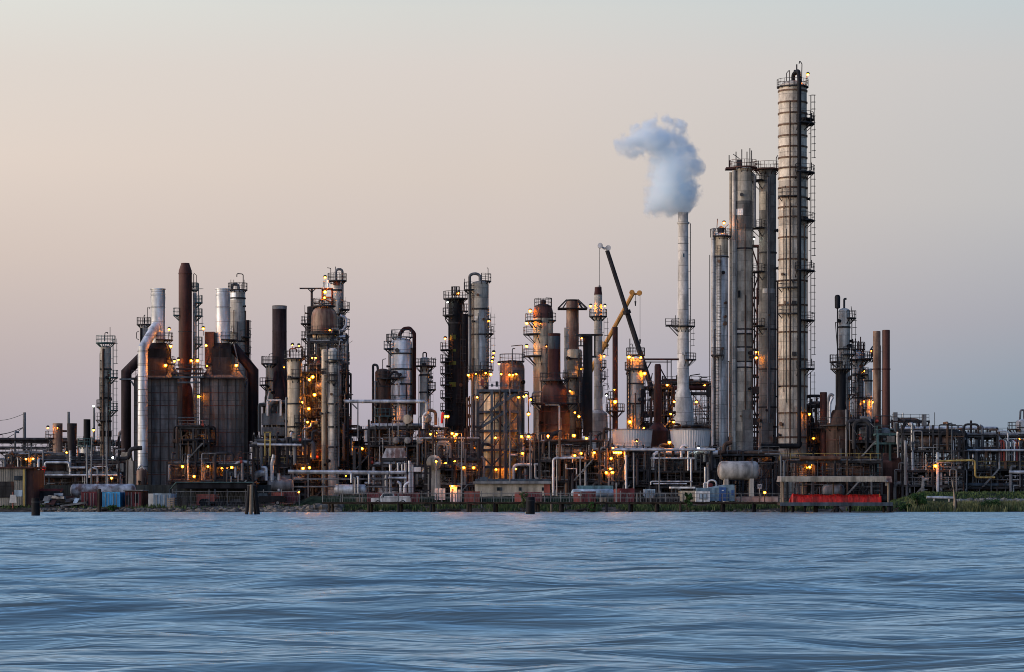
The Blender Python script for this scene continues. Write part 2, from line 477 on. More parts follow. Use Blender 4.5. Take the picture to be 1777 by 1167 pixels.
def column(label, px, w, yt, Y, mat, name='process_column', cat='column', dome=.55, rings=(), z=G, group=None, prof=None, yb=None, n=30, rmat=None, rh=.24, rw=.1, dress=True):
    t = T(name, label, cat, px, Y, z, group)
    r = t.w(w) / 2; t.r = r
    top = t.z(yt) - dome * r
    zb = 0 if yb is None else t.z(yb)
    pr = [(r, zb)]
    pr.append((r, top))
    if dome:
        for a in (25, 50, 70, 84): pr.append((r * math.cos(rad(a)), top + dome * r * math.sin(rad(a))))
        pr.append((.01, top + dome * r))
    t.part('shell', M().lathe(pr, n=n), mat)
    for q in sorted(t.z(a) for a in rings):
        if zb + .2 < q < top - .2: t.part('stiffener_ring', M().lathe([(r + .004, q - rh), (r + rw, q - rh), (r + rw, q), (r + .004, q)], n=n), rmat or 'steel')
    if dress: dressing(t, zb, top, label)
    return t
def dressing(t, zb, top, label, lad=True):
    """conduits, nozzles, brackets and manways that every tower carries on the side towards the river"""
    rr = random.Random(label); r = t.r; h = top - zb
    P = lambda a, q, z: (q * math.cos(rad(a)), q * math.sin(rad(a)), z)
    for i in range(3 + int(r > 1.2) * 2):
        a = rr.uniform(195, 345); z0 = zb + rr.uniform(0, .3) * h; z1 = zb + rr.uniform(.5, .98) * h; q = rr.choice([.05, .07, .1, .14])
        pts = [P(a, r + q + .12, z0), P(a, r + q + .12, z1), P(a, r - .05, z1 + .01)]
        t.part('conduit', M().tube(pts, q, 6), rr.choice(['pipe_rust', 'pipe', 'brown'] if r > 1.1 else ['steel', 'pipe', 'pipe_rust', 'pipe_dark', 'brown']))
    if lad and h > 9 and r < 1.9 and rr.random() < .75:
        a = rr.choice([215, 240, 300, 325]); z1 = zb + h * rr.uniform(.8, .97); z0 = zb + h * rr.uniform(.1, .35)
        inv = lambda z: YH - (z + t.Z - H) * F / t.Y
        zm = (z0 + z1) / 2
        t.ladder(a, inv(zm), inv(z0), r=r); t.ladder(a + 14, inv(z1), inv(zm), r=r)
        t.plat(inv(zm), a - 25, a + 40, .9, r=r)
    for i in range(3 + int(h / 9)):
        a = rr.uniform(190, 350); z = zb + rr.uniform(.08, .97) * h; q = rr.uniform(.1, .26)
        m = M().tube([P(a, r - .05, z), P(a, r + .4, z)], q, 8); m.tube([P(a, r + .4, z), P(a, r + .5, z)], q * 1.5, 8)
        t.part('nozzle', m, rr.choice(['steel', 'pipe_rust', 'pipe_dark', 'black']))
def stack(label, px, prof, Y, mat, name='smokestack', cat='chimney', z=G, group=None, n=26, cap=None):
    """open flue turned from (photo row, diameter in photo pixels) pairs, top first"""
    t = T(name, label, cat, px, Y, z, group)
    t.r = t.w(prof[0][1]) / 2
    out = [(t.w(d) / 2, t.z(p)) for p, d in prof]
    rt = out[0][0]
    pr = [(rt * .86, out[0][1] - 1.2), (rt * .86, out[0][1])] + out + [(out[-1][0], 0.)]
    t.part('flue', M().lathe(pr[::-1], n=n, cap=False), mat)
    return t
# ---------------------------------------------------------------- the setting: river, land, levee, grass
def water_material():
    m = bpy.data.materials.new('river_water'); m.use_nodes = True
    nt = m.node_tree; nt.nodes.clear()
    tc = nd(nt, 'ShaderNodeTexCoord')
    hs = None
    for sc, (ax, ay), wgt, det in ((1., (.12, .4), .6, 3), (1., (.34, 1.1), .55, 3), (1., (.9, 3.0), .07, 2)):
        mp = nd(nt, 'ShaderNodeMapping', i0=tc.outputs['Object']); mp.inputs['Scale'].default_value = (ax, ay, 1)
        mp.inputs['Rotation'].default_value = (0, 0, rad(8 * (wgt - .4)))
        n = nd(nt, 'ShaderNodeTexNoise'); n.inputs['Scale'].default_value = sc; n.inputs['Detail'].default_value = det
        n.inputs['Distortion'].default_value = .7
        nt.links.new(mp.outputs[0], n.inputs['Vector'])
        v = math_(nt, 'MULTIPLY', n.outputs[0], wgt)
        hs = v if hs is None else math_(nt, 'ADD', hs, v)
    bp = nd(nt, 'ShaderNodeBump'); bp.inputs['Strength'].default_value = 1.0; bp.inputs['Distance'].default_value = .4
    nt.links.new(hs, bp.inputs['Height']); 
    dif = nd(nt, 'ShaderNodeBsdfDiffuse', i0=(.088, .122, .124, 1)); glo = nd(nt, 'ShaderNodeBsdfGlossy', i0=(.87, .99, .985, 1), i1=.33)
    fr = nd(nt, 'ShaderNodeFresnel', i0=1.5)
    for q in (dif, glo, fr): nt.links.new(bp.outputs[0], q.inputs['Normal'])
    mx = nd(nt, 'ShaderNodeMixShader', i0=fr.outputs[0], i1=dif.outputs[0], i2=glo.outputs[0])
    nt.links.new(mx.outputs[0], nd(nt, 'ShaderNodeOutputMaterial').inputs[0])
    MATS['water'] = m
water_material()
def build_water():
    m = M()
    ys = [-60., 0., 18.]
    while ys[-1] < 352: ys.append(ys[-1] + max(.22, ys[-1] * .0048))
    xs = [-700., -400., -200., -120.] + [-72 + i * .6 for i in range(241)] + [120., 200., 400., 700.]
    for y in ys:
        for x in xs:
            z = 0.
            if 10 < y < 345 and abs(x) < 100:
                e = min(1, (345 - y) / 95) ** .75
                wx, wy = x + 2.5 * noise.noise((x * .05, y * .05, 7)), y + 2. * noise.noise((x * .06, y * .06, 3))
                sw = sum(h * math.exp(-((y - c - 2.2 * noise.noise((x * .035, c, 0)) - .03 * x * (1 if c > 60 else -.6)) / s) ** 2) * (.75 + .5 * noise.noise((x * .05, c, 5))) for c, s, h in ((55, 1.9, .36), (64, 1.8, .2), (46.5, 1.4, .16), (84, 2.6, .26)))
                z = sw + e * (.26 * noise.noise((wx * .05, wy * .11, 1.3)) + .24 * noise.noise((wx * .12 + 9, wy * .26, 4.)) + .19 * noise.noise((wx * .24, wy * .55, 8.)) + .07 * noise.noise((wx * .5, wy * 1.3, 2.)))
            m.v.append((x, y, z))
    k = len(xs)
    for i in range(len(ys) - 1):
        for j in range(k - 1):
            a = i * k + j
            m.face([a, a + 1, a + 1 + k, a + k], True)
    obj('river', m, 'water', kind='structure', sharp=180)
build_water()
def ground_z(x, y):
    pts = [(340, -.9), (344.2, -.15), (346, .15), (349, .5), (360, .7), (371, .95), (9000, 1.0)]
    px = 888.5 + x * F / y
    n = noise.noise((x * .12, y * .3, 0)) * .18 if y < 368 else 0
    if px > 1540 and y < 400:           # the grassy levee on the right, with its riprap foot
        k = min(1, (px - 1540) / 60)
        lev = [(340, -.9), (344.2, -.15), (347, .2), (356, .5), (360, 1.6), (366, 2.35), (372, 2.4), (380, 1.0), (9000, 1.0)]
        z = 0
        for (a, za), (b, zb) in zip(lev, lev[1:]):
            if a <= y <= b: z = za + (zb - za) * (y - a) / (b - a)
        z2 = 0
        for (a, za), (b, zb) in zip(pts, pts[1:]):
            if a <= y <= b: z2 = za + (zb - za) * (y - a) / (b - a)
        return z2 + (z - z2) * k + n * .5
    for (a, za), (b, zb) in zip(pts, pts[1:]):
        if a <= y <= b: return za + (zb - za) * (y - a) / (b - a) + n
    return 1.0
def build_land():
    m = M()
    ys = [340., 342, 343.2] + [344 + i * .6 for i in range(70)] + [390., 400, 450, 520, 700, 1200, 2600, 6000]
    xs = [-3000., -900, -300, -130] + [-76 + i * 1.0 for i in range(153)] + [130, 300, 900, 3000.]
    for y in ys:
        for x in xs: m.v.append((x, y, ground_z(x, y)))
    k = len(xs)
    for i in range(len(ys) - 1):
        for j in range(k - 1):
            a = i * k + j; m.face([a, a + 1, a + 1 + k, a + k], True)
    obj('ground', m, 'mud', kind='structure', sharp=180)
build_land()
def build_levee_top():
    """grass sheet over the levee and stone facing at its foot, right of the covered dock"""
    for nm, y0, y1, mat, lift, p0 in (('levee_grass', 358.5, 380., 'earth_grass', .06, 1330), ('levee_stone_facing', 355.4, 359.8, 'riprap', .12, 1655)):
        m = M(); n, k = 26, 90
        xa, xb = X(p0, 360), 92.
        for i in range(n + 1):
            y = y0 + (y1 - y0) * i / n
            for j in range(k + 1):
                x = xa + (xb - xa) * j / k
                m.v.append((x, y, ground_z(x, y) + lift + .12 * noise.noise((x * .9, y * .9, 3))))
        for i in range(n):
            for j in range(k):
                a = i * (k + 1) + j; m.face([a, a + 1, a + k + 2, a + k + 1], True)
        obj(nm, m, mat, kind='structure', sharp=180)
build_levee_top()
def build_berm():
    m = M(); n, k = 14, 120; xa, xb = X(505, 364), X(1185, 364)
    for i in range(n + 1):
        f = i / n; y = 360.5 + 7 * f
        for j in range(k + 1):
            x = xa + (xb - xa) * j / k; e = min(1, min(j, k - j) / 6)
            m.v.append((x, y, ground_z(x, y) - .05 + e * 1.3 * math.sin(math.pi * f) ** .8 + .12 * noise.noise((x * .8, y * .8, 9)) * e))
    for i in range(n):
        for j in range(k): a = i * (k + 1) + j; m.face([a, a + 1, a + k + 2, a + k + 1], True)
    obj('grass_berm', m, 'earth_grass', kind='structure', sharp=180)
build_berm()
def blades(name, n, px0, px1, y0, y1, h0, h1, mat, dens=None, w=.05):
    m = M()
    for _ in range(n):
        y = R.uniform(y0, y1); x = X(R.uniform(px0, px1), y)
        q = noise.noise((x * .22, y * .4, 5.)) + .35 * noise.noise((x * .9, y, 2.))
        if q < (dens if dens is not None else -.25): continue
        z = ground_z(x, y) - .03; h = R.uniform(h0, h1) * (1 + .6 * q)
        a = R.uniform(0, 3.14); dx, dy = math.cos(a) * w, math.sin(a) * w
        lx, ly = R.uniform(-.3, .3) * h, R.uniform(-.3, .3) * h
        b = len(m.v)
        m.v += [(x - dx, y - dy, z), (x + dx, y + dy, z), (x + lx * .4 + dx * .7, y + ly * .4 + dy * .7, z + h * .6), (x + lx * .4 - dx * .7, y + ly * .4 - dy * .7, z + h * .6), (x + lx, y + ly, z + h)]
        m.face([b, b + 1, b + 2, b + 3]); m.face([b + 3, b + 2, b + 4])
    obj(name, m, mat, kind='stuff')
blades('shore_grass', 13000, 590, 1640, 345.2, 351, .35, .8, 'blade', .02, .06)
blades('bank_grass', 2600, 0, 590, 346.6, 352, .2, .45, 'blade', .12, .06)
blades('reeds', 9000, 1575, 1800, 345, 354, .6, 1.15, 'reed', -.35, .06)
blades('levee_turf', 9000, 1345, 1800, 360, 376, .15, .4, 'blade', -.5, .08)
blades('dry_grass', 2500, 590, 1640, 345.0, 350, .3, .6, 'reed', .05, .06)
def rock_mesh(m, x, y, z, s, rr, flat=.7):
    b = len(m.v); n, k = 7, 4
    ph = rr.random() * 9
    for i in range(k + 1):
        t = math.pi * i / k
        for j in range(n):
            a = 6.283 * j / n
            q = s * (1 + .45 * noise.noise((math.cos(a) * 1.4 + ph, math.sin(a) * 1.4, t + ph)))
            m.v.append((x + q * math.sin(t) * math.cos(a) * 1.25, y + q * math.sin(t) * math.sin(a), z - q * math.cos(t) * flat))
    for i in range(k):
        for j in range(n):
            a, c = b + i * n + j, b + i * n + (j + 1) % n
            m.face([a, c, c + n, a + n])
def rubble(name, n, px0, px1, y0, y1, s0, s1, mat):
    m = M(); rr = random.Random(n)
    for _ in range(n):
        y = rr.uniform(y0, y1); x = X(rr.uniform(px0, px1), y)
        s = s0 + (s1 - s0) * rr.random() ** 2.5
        rock_mesh(m, x, y, max(-.05, ground_z(x, y)) + s * .2, s, rr, rr.uniform(.4, .8))
    obj(name, m, mat, kind='stuff')
rubble('shore_rubble', 420, 60, 470, 344.4, 347.6, .1, .42, 'rock')
rubble('riprap_rubble', 300, 468, 592, 344.3, 348.5, .15, .6, 'rock')
rubble('shore_gravel', 420, 600, 1350, 344.2, 345.6, .06, .25, 'rock')
rubble('levee_riprap', 240, 1655, 1790, 355.6, 359.6, .15, .5, 'riprap')
# rock spit beside the dolphin, in the low bank
m = M()
rr = random.Random(3)
for i in range(46):
    px = rr.uniform(470, 588); y = rr.uniform(345.5, 350)
    s = rr.uniform(.3, .75) * (.5 + .6 * (px - 460) / 130)
    rock_mesh(m, X(px, y), y, .15 + s * .35 + .5 * max(0, (px - 500) / 90) * rr.random(), s, rr, .75)
obj('rock_spit_rubble', m, 'rock', kind='stuff')
# far tree line behind the plant
m = M(); rr = random.Random(5)
for i in range(5200):
    px = rr.uniform(-60, 1840); y = rr.uniform(880, 960)
    x = X(px, y)
    hh = 7 + 4.5 * noise.noise((x * .02, 0, 7)) + 3 * noise.noise((x * .1, 0, 1))
    z = G + hh * rr.random() ** .6; s = rr.uniform(.7, 1.6)
    b = len(m.v)
    for q in range(4):
        a = 6.28 * q / 4 + rr.random()
        m.v.append((x + s * math.cos(a), y + rr.uniform(-.6, .6), z + s * math.sin(a)))
    m.face([b, b + 1, b + 2, b + 3])
obj('far_woods', m, 'leaf_far', kind='stuff')

# ---------------------------------------------------------------- plant equipment generators
PAL = ['pipe', 'pipe', 'pipe_dark', 'pipe_dark', 'pipe_dark', 'steel', 'pipe_rust', 'brown', 'pipe_pale', 'pipe_clad', 'steel_pale']
PAL_COOL = ['pipe', 'pipe', 'pipe_pale', 'pipe_dark', 'steel', 'pipe_clad', 'blue_steel', 'pipe_rust', 'steel_pale']
PAL_DARK = ['pipe_dark', 'steel', 'pipe_dark', 'pipe', 'pipe_rust', 'brown', 'black']
def drum_mesh(x0, x1, y, z, r, n=18):
    d = r * .5
    pr = [(.01, x0 - d), (r * .5, x0 - d * .86), (r * .87, x0 - d * .5), (r, x0), (r, x1), (r * .87, x1 + d * .5), (r * .5, x1 + d * .86), (.01, x1 + d)]
    return M().lathe(pr, n=n, axis='x', cap=False).shift(0, y, z)
def valve_mesh(x, y, z, r):
    m = M().lathe([(r * 1.6, -r * 1.2), (r * 1.6, r * 1.2)], n=8, axis='x').shift(x, y, z)
    m.bar((x, y, z), (x, y, z + r * 4), r * .5)
    m.lathe([(r * 1.7, z + r * 4), (r * 1.7, z + r * 4.5)], x, y, 8)
    return m
def unit(label, x0, x1, pt, Y, d=7., seed=0, name='pipe_rack', cat='pipe rack', nl=3, pal=PAL, np=4, nv=6, drums=1, lamps=(), steel='steel',
         wall=None, vessels=0, rails=1, stair=True, big=.34):
    rr = random.Random(seed * 7 + 1)
    t = T(name, label, cat, (x0 + x1) / 2, Y)
    t.r = .2
    xa, xb = t.x(x0), t.x(x1); top = t.z(pt)
    bays = max(2, round((xb - xa) / 5.2))
    Ls = [top * (i + 1) / nl + (rr.uniform(-.5, .5) if i < nl - 1 else 0) for i in range(nl)]
    w = .3; h = w / 2
    xs = [xa + (xb - xa) * i / bays for i in range(bays + 1)]
    for i, x in enumerate(xs):
        ext = rr.choice([0, 0, .4, 1.2])
        for y in (0., d): t.part('post', M().box(x - h, x + h, y - h, y + h, 0, top + ext), steel)
    for i, L in enumerate(Ls):
        m = M()
        for y in (0., d): m.box(xa - h, xb + h, y - h + .004, y + h - .004, L - w, L - .01)
        for x in xs: m.box(x - h + .01, x + h - .01, h, d - h, L - w + .02, L - .03)
        t.part('beam', m, steel)
        if rr.random() < .7: t.part('deck', M().box(xa + h, xb - h, h + .01, d - h - .01, L - .14, L - .07), 'steel')
        if rr.random() < rails * .6: t.part('railing', railing_mesh(M(), [(xa, -.12, L), (xb, -.12, L)]), rr.choice([steel, 'steel', 'yellow' if rr.random() < .2 else 'steel_pale']))
        used = []
        for j in range(int(np * 1.4) + rr.randint(-1, 1)):
            r = rr.choice([.06, .08, .1, .14, .2, .26, big])
            y = rr.uniform(-.5, d * .8)
            p, q = xa - rr.uniform(-1, 1), xb + rr.uniform(-1, 1)
            if rr.random() < .45: p = rr.uniform(xa, (xa + xb) / 2)
            if rr.random() < .45: q = rr.uniform((xa + xb) / 2, xb)
            z = L + r + .03
            pts = [(p, y, z), (q, y, z)]
            k = rr.random()
            if k < .35: pts = [(p, y, max(.1, z - rr.uniform(1.2, 4.5)))] + pts
            elif k < .5: pts = [(p, y, min(top + 1.5, z + rr.uniform(1., 3.)))] + pts
            if rr.random() < .35: pts = pts + [(q, y, max(.1, z - rr.uniform(1.2, 4.5)))]
            elif rr.random() < .15: pts = pts + [(q, y, z + rr.uniform(.8, 2.2)), (q + rr.uniform(.6, 2), y, z + 1.6)]
            t.part('pipe', M().tube(bend(pts, r * 3, 3) if len(pts) > 2 else pts, r, 8), rr.choice(pal))
        if rr.random() < .8:
            vx = rr.uniform(xa + .5, xb - .5); t.part('valve', valve_mesh(vx, -.3, L + .35, .16), rr.choice(['steel', 'pipe_rust', 'red', 'pipe']))
    for j in range(int(nv * 1.6)):
        r = rr.choice([.05, .05, .07, .09, .13, .18, .24])
        x = rr.uniform(xa, xb); y = rr.uniform(-.7, .4)
        z0 = rr.choice([0.] + Ls[:-1]); z1 = rr.uniform(z0 + 2.2, min(top + 1.8, z0 + 8))
        pts = [(x, y, z0), (x, y, z1)]
        k = rr.random()
        if k < .4: pts.append((x + rr.uniform(-3, 3), y, z1))
        elif k < .75: pts.append((x, y + rr.uniform(1.5, 4), z1))
        if k < .2: pts.append((pts[-1][0], y, z1 - rr.uniform(.8, 2)))
        t.part('pipe', M().tube(bend(pts, r * 3, 3) if len(pts) > 2 else pts, r, 8), rr.choice(pal))
    for i in range(len(Ls)):
        if rr.random() < .55:
            k = rr.randint(0, bays - 1); a, b = (xs[k], xs[k + 1]) if rr.random() < .5 else (xs[k + 1], xs[k])
            t.part('brace', M().bar((a, -.02, ([0.] + Ls)[i]), (b, -.02, Ls[i] - w), .14), steel)
    for j in range(drums):
        r = rr.uniform(.55, 1.05); L = rr.choice(Ls[:-1] + [0.4]); ln = rr.uniform(2.2, 4.8)
        x = rr.uniform(xa + 1, max(xa + 1.1, xb - ln - 1)); y = rr.uniform(.6, 2.2)
        t.part('drum', drum_mesh(x, x + ln, y, L + r + .35, r), rr.choice(['pipe', 'steel_pale', 'clad_dark', 'silver_dull', 'brown', 'rust_pale']))
        t.part('saddle', M().box(x + .3, x + .7, y - r * .7, y + r * .7, L, L + .5).box(x + ln - .7, x + ln - .3, y - r * .7, y + r * .7, L, L + .5), 'concrete')
    for j in range(vessels):
        r = rr.uniform(.5, .9); L = rr.choice([0.] + Ls[:-1]); hh = rr.uniform(2.5, 5)
        x = rr.uniform(xa + 1, xb - 1); y = rr.uniform(.8, 2.5)
        t.part('vessel', M().lathe([(r, 0), (r, hh), (r * .8, hh + r * .35), (.01, hh + r * .5)], n=16).shift(x, y, L), rr.choice(['pipe', 'clad_dark', 'clad_beige', 'brown', 'silver_dull']))
    # tangled small-bore tubing, struts and cable runs, too many to count
    for mt, cnt in ((pal[3], 100), (pal[0], 80), (rr.choice(pal), 70), ('pipe_rust', 50), ('steel_pale', 40)):
        m = M(); cnt = int(cnt * max(.5, (xb - xa) * top / 90))
        for _ in range(cnt):
            x = rr.uniform(xa, xb); y = rr.uniform(-.5, d * .6); L = rr.choice([0.] + Ls[:-1]); z = L + rr.uniform(0, top / nl); q = rr.uniform(.025, .06); k = rr.random()
            if k < .42: m.bar((x, y, z), (min(xb, x + rr.uniform(.8, 5)), y, z), q * 1.6)
            elif k < .8: m.bar((x, y, L), (x, y, min(top + .5, L + rr.uniform(1, top / nl * 1.2))), q * 1.6)
            elif k < .88: m.bar((x, y, z), (x + rr.uniform(-1.2, 1.2), y, min(top, z + rr.uniform(.6, 1.6))), q * 1.6)
            else: s = rr.uniform(.1, .32); m.box(x, x + s, y, y + s, z, z + s * rr.uniform(.8, 2.2))
        t.part('small_tubing', m, mt, kind='stuff')
    if stair and nl > 1:
        x = rr.uniform(xa + .5, xb - 4); L0, L1 = ([0.] + Ls)[rr.randint(0, nl - 2)], 0
        L1 = min(q for q in Ls if q > L0)
        m = M()
        for y in (-1.0, -.3): m.bar((x, y, L0), (x + (L1 - L0) * .9, y, L1), .16)
        for q in range(int((L1 - L0) / .3)):
            zz = L0 + q * .3; xx = x + (zz - L0) * .9; m.box(xx, xx + .3, -1., -.3, zz, zz + .04)
        t.part('stair', m, 'steel_pale')
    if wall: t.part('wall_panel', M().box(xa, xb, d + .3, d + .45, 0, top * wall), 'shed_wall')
    for l in lamps: t.lamp(l[0], l[1], dy=l[3] if len(l) > 3 else -.9, kind=l[2] if len(l) > 2 else 'sodium')
    return t
def light_pole(label, px, py, Y, heads=((-6, 0),), mat='steel_pale', kind='sodium', z=G, name='light_pole', group='tall light poles'):
    t = T(name, label, 'light pole', px, Y, z, group)
    top = t.z(py)
    t.part('pole', M().tube([(0, 0, 0), (0, 0, top)], .13, 8, .08), mat)
    for dx, dz in heads:
        x = t.w(dx)
        if abs(dx) > .1: t.part('arm', M().bar((0, 0, top), (x, 0, top + .15), .07), mat)
        t.lamp(px + dx, py - dz + 1, dy=-.2, kind=kind, drop=.1)
    return t
def utility_pole(label, px, py, Y, w=.3, mat='wood', z=.8, arms=0, lean=0):
    t = T('utility_pole', label, 'utility pole', px, Y, z, None)
    top = t.z(py)
    t.part('pole', M().tube([(0, 0, 0), (lean, 0, top)], w / 2, 9, w * .36), mat)
    for i in range(arms):
        zz = top - .4 - 1.1 * i
        t.part('crossarm', M().box(-1.1, 1.1, -.26, -.16, zz, zz + .12), 'wood')
    return t
def container(label, x0, x1, y0, y1, Y, mat, face='door', d=6.0, group='steel containers on the bank', zb=None, door=None, name='shipping_container'):
    z = Z(y1, Y) if zb is None else zb
    t = T(name, label, 'container', (x0 + x1) / 2, Y, z, group)
    a, b = t.x(x0), t.x(x1); h = t.z(y0)
    m = M()
    m.box(a + .09, b - .09, .08, d - .08, .1, h - .06)
    for q in ((a, a + .14), (b - .14, b)):
        for y in ((0, .16), (d - .16, d)): m.box(q[0], q[1], y[0], y[1], 0, h)
    m.box(a + .14, b - .14, .02, .15, h - .16, h - .01).box(a + .14, b - .14, .02, .15, 0.01, .16)
    n = int((b - a) / .34)
    if face == 'side':
        for i in range(n):
            x = a + .2 + (b - a - .4) * i / n; m.box(x, x + .14, .03, .09, .16, h - .16)
    for i in range(int(d / .5)):
        y = .25 + .5 * i; m.box(a + .03, a + .1, y, y + .2, .1, h - .1); m.box(b - .1, b - .03, y, y + .2, .1, h - .1)
    t.part('body', m, mat)
    if face == 'door':
        c = (a + b) / 2
        for s0, s1 in ((a + .16, c - .015), (c + .015, b - .16)):
            q = M().box(s0, s1, .0, .07, .17, h - .17)
            for i in range(3): q.box(s0 + .08, s1 - .08, -.02, .01, .3 + (h - .5) * i / 3, .3 + (h - .5) * (i + .75) / 3)
            o = t.part('door', q, door or mat)
            for f in (.3, .72):
                x = s0 + (s1 - s0) * f; t.part('locking_bar', M().tube([(x, -.07, .2), (x, -.07, h - .2)], .045, 6), 'steel_pale', o)
    return t
# ================================================================ the tall towers on the right
t = column('tallest tower, ribbed pale cladding streaked with rust, black riser pipe down its front', 1375.5, 49, 140, 420, 'clad_tall', name='distillation_tower', dome=.62,
           rings=[158, 178, 197, 217, 236, 255, 274, 292, 309, 326, 343, 360, 377, 412, 450, 487, 529, 576, 623, 670, 716, 758, 800], n=40, rh=.24, rw=.12, rmat='pipe_rust')
t.pipe([(1376, 141, -.5), (1376, 130, -.5), (1383.5, 126, -2.0), (1383.5, 146, -3.0), (1383.5, 770, -3.0)], 7, 'black', 'riser_pipe', n=14, br=.6)
t.pipe([(1383.5, 768, -3.0), (1383.5, 775, -3.0), (1318, 775, -3.0)], 9, 'black', 'crossover_pipe', n=12)
t.pipe([(1368, 180, -2.6), (1368, 800, -2.5)], 2.6, 'brown', 'drain_pipe')
t.pipe([(1362, 400, -2.55), (1362, 700, -2.5)], 1.6, 'steel', 'drain_pipe')
t.plat(151, 0, 360, .9, r=t.r * .72)
for py, a0 in ((215, -80), (300, -85), (383, -70), (470, -85), (556, -70), (640, -80)): t.plat(py, a0, 75, 1.25)
for py in (342, 500, 545): t.plat(py, 215, 285, .8)
t.plat(208, -60, 40, 1.1, rail=True)
for a, b in ((165, 298), (300, 468), (470, 640)): t.ladder(0, a, b, r=t.r + .35, cage=True)
t.ladder(-2, 646, 820, r=t.r + .3)
t.pipe([(1365, 150, 0), (1365, 127, 0), (1370, 122, 0), (1370, 150, 0)], 1.4, 'steel', 'vent_pipe')
t.pipe([(1390, 150, -.6), (1391, 112, -.6), (1387, 107, -.6), (1386, 112, -.6)], 1.6, 'steel', 'davit')
t.pipe([(1382, 128, -.5), (1382, 113, -.5)], 2.4, 'steel', 'relief_valve')
t.boxp('instrument_box', 1377, 1385, 123, 131, 'steel', -.9, -.1)
t.pipe([(1398, 150, .4), (1400, 132, .4)], 1.2, 'steel', 'mast')
t.lamp(1402, 130, dy=0, kind='sodium', rb=.3)
t.lamp(1402, 720, dy=-2.2); t.lamp(1405, 806, dy=-2.6, rb=.3)
for py in (210, 296, 465, 636): t.pipe([(1408, py, -.4), (1408, py - 13, -.4)], 1.1, 'steel', 'mast')
for py in (524, 612): t.boxp('manway', 1372, 1379, py, py + 7, 'steel', -2.55, -2.2)

t = column('twin tower with grid cladding and pale bands, between slim tower and darker twin', 1290, 31, 292, 424, 'clad_grid', dome=.12, name='distillation_tower', rings=[431, 571, 579, 602, 627, 637])
for a, b, k in ((571, 580, 33.0), (627, 638, 33.0)):
    t.part('cladding_band', M().lathe([(t.w(16) + .03, t.z(b)), (t.w(16) + .03, t.z(a))], n=30), 'clad_pale')
t.part('cladding_band', M().lathe([(t.w(16) + .03, t.z(611)), (t.w(16) + .03, t.z(602))], n=14, a0=190, a1=280), 'clad_pale')
t.part('cladding_band', M().lathe([(t.w(16) + .02, t.z(375)), (t.w(16) + .02, t.z(364))], n=12, a0=180, a1=262), 'white')
t.part('cladding_band', M().lathe([(t.w(16) + .02, t.z(400)), (t.w(16) + .02, t.z(350))], n=24), 'clad_dark')
t.pipe([(1273, 297, -.9), (1273, 790, -.9)], 6.5, 'clad', 'riser_pipe', n=14)
t.pipe([(1267.5, 300, -.4), (1267.5, 790, -.4)], 4.5, 'clad_beige', 'riser_pipe', n=12)
t.plat(291, 0, 360, .8, mat='rust')
t.boxp('deck', 1259, 1276, 292, 295, 'rust', -1.2, 1.2)
for px, py in ((1265, 268), (1277, 262), (1287, 258), (1296, 262), (1301, 256), (1304, 260)): t.pipe([(px, 292, -.3), (px, py + 2, -.3)], 1.7, 'steel', 'vent_pipe')
t.boxp('vent_head', 1279, 1287, 278, 291, 'steel', -.6, .6)
t.pipe([(1283, 276, -.2), (1272, 268, -.2)], 1.3, 'steel', 'davit')
t.pipe([(1281, 506, -1.6), (1281, 518, -1.6)], 4, 'black', 'nozzle')
t.pipe([(1309, 312, -.6), (1309, 306, -.6), (1305, 303, -.6)], 5, 'pipe', 'vapour_pipe')
t.pipe([(1309, 306, -.8), (1309, 396, -.8)], 4.4, 'pipe', 'vapour_pipe')
t.boxp('pipe_enclosure', 1287, 1305, 712, 790, 'clad_dark', -2.0, -1.2)

t = column('dark grid clad twin tower beside the tallest tower, railed rust crown', 1332, 30, 294, 428, 'clad_dark', dome=.12, name='distillation_tower', rings=[438, 571, 640, 706, 740])
t.part('cladding_band', M().lathe([(t.w(15) + .03, t.z(366)), (t.w(15) + .03, t.z(334))], n=12, a0=185, a1=255), 'clad_grid')
t.part('cladding_band', M().lathe([(t.w(15) + .03, t.z(510)), (t.w(15) + .03, t.z(502))], n=16, a0=230, a1=330), 'silver_dull')
t.plat(294, 0, 360, .9, mat='rust')
t.pipe([(1331, 310, -1.6), (1331, 800, -1.6)], 3, 'pipe', 'drain_pipe')
t.pipe([(1347, 294, 0), (1347, 274, 0), (1350, 270, 0)], 1.5, 'steel', 'davit')
t.pipe([(1316, 294, 0), (1316, 279, 0)], 1.5, 'steel', 'mast')
for py in (314, 396, 472, 566): t.plat(py, 150, 245, 1.5, mat='steel')
t.ladder(185, 300, 620, r=t.r + .7)
t.boxp('pipe_enclosure', 1320, 1339, 735, 800, 'clad_dark', -2.1, -1.3)
t.lamp(1307, 416, dy=-1.2, kind='halide', rb=.2); t.lamp(1311, 622, dy=-1.2); t.lamp(1320, 790, dy=-2.6)

t = T('pipe_tower', 'narrow rust red steel pipe tower squeezed behind the twin towers', 'pipe tower', 1311, 436)
t.steel_frame(1304, 1318, 2.6, [425, 470, 515, 560, 605, 650, 695, 740], 1, mat='rust', w=.26, decks=(470, 560, 650, 740), rails=(470, 515, 560, 605, 650, 695), brace=[(i, [(0, 1 if i % 2 else -1)]) for i in range(7)])
for i, px in enumerate((1306, 1309, 1313, 1316)): t.pipe([(px, 440 + 30 * i, -.3 - .1 * i), (px, 810, -.3 - .1 * i)], 2.2, ('pipe', 'pipe_dark', 'rust', 'pipe_pale')[i])
for py in (655, 690, 720, 750): t.pipe([(1298, py, -.8), (1324, py, -.8)], 3.2, 'pipe_dark')
t.boxp('valve_box', 1300, 1318, 672, 684, 'steel', -1.2, 0)
t.boxp('valve_box', 1303, 1322, 726, 738, 'steel', -1.2, 0)
t.lamp(1311, 612, dy=-1.)

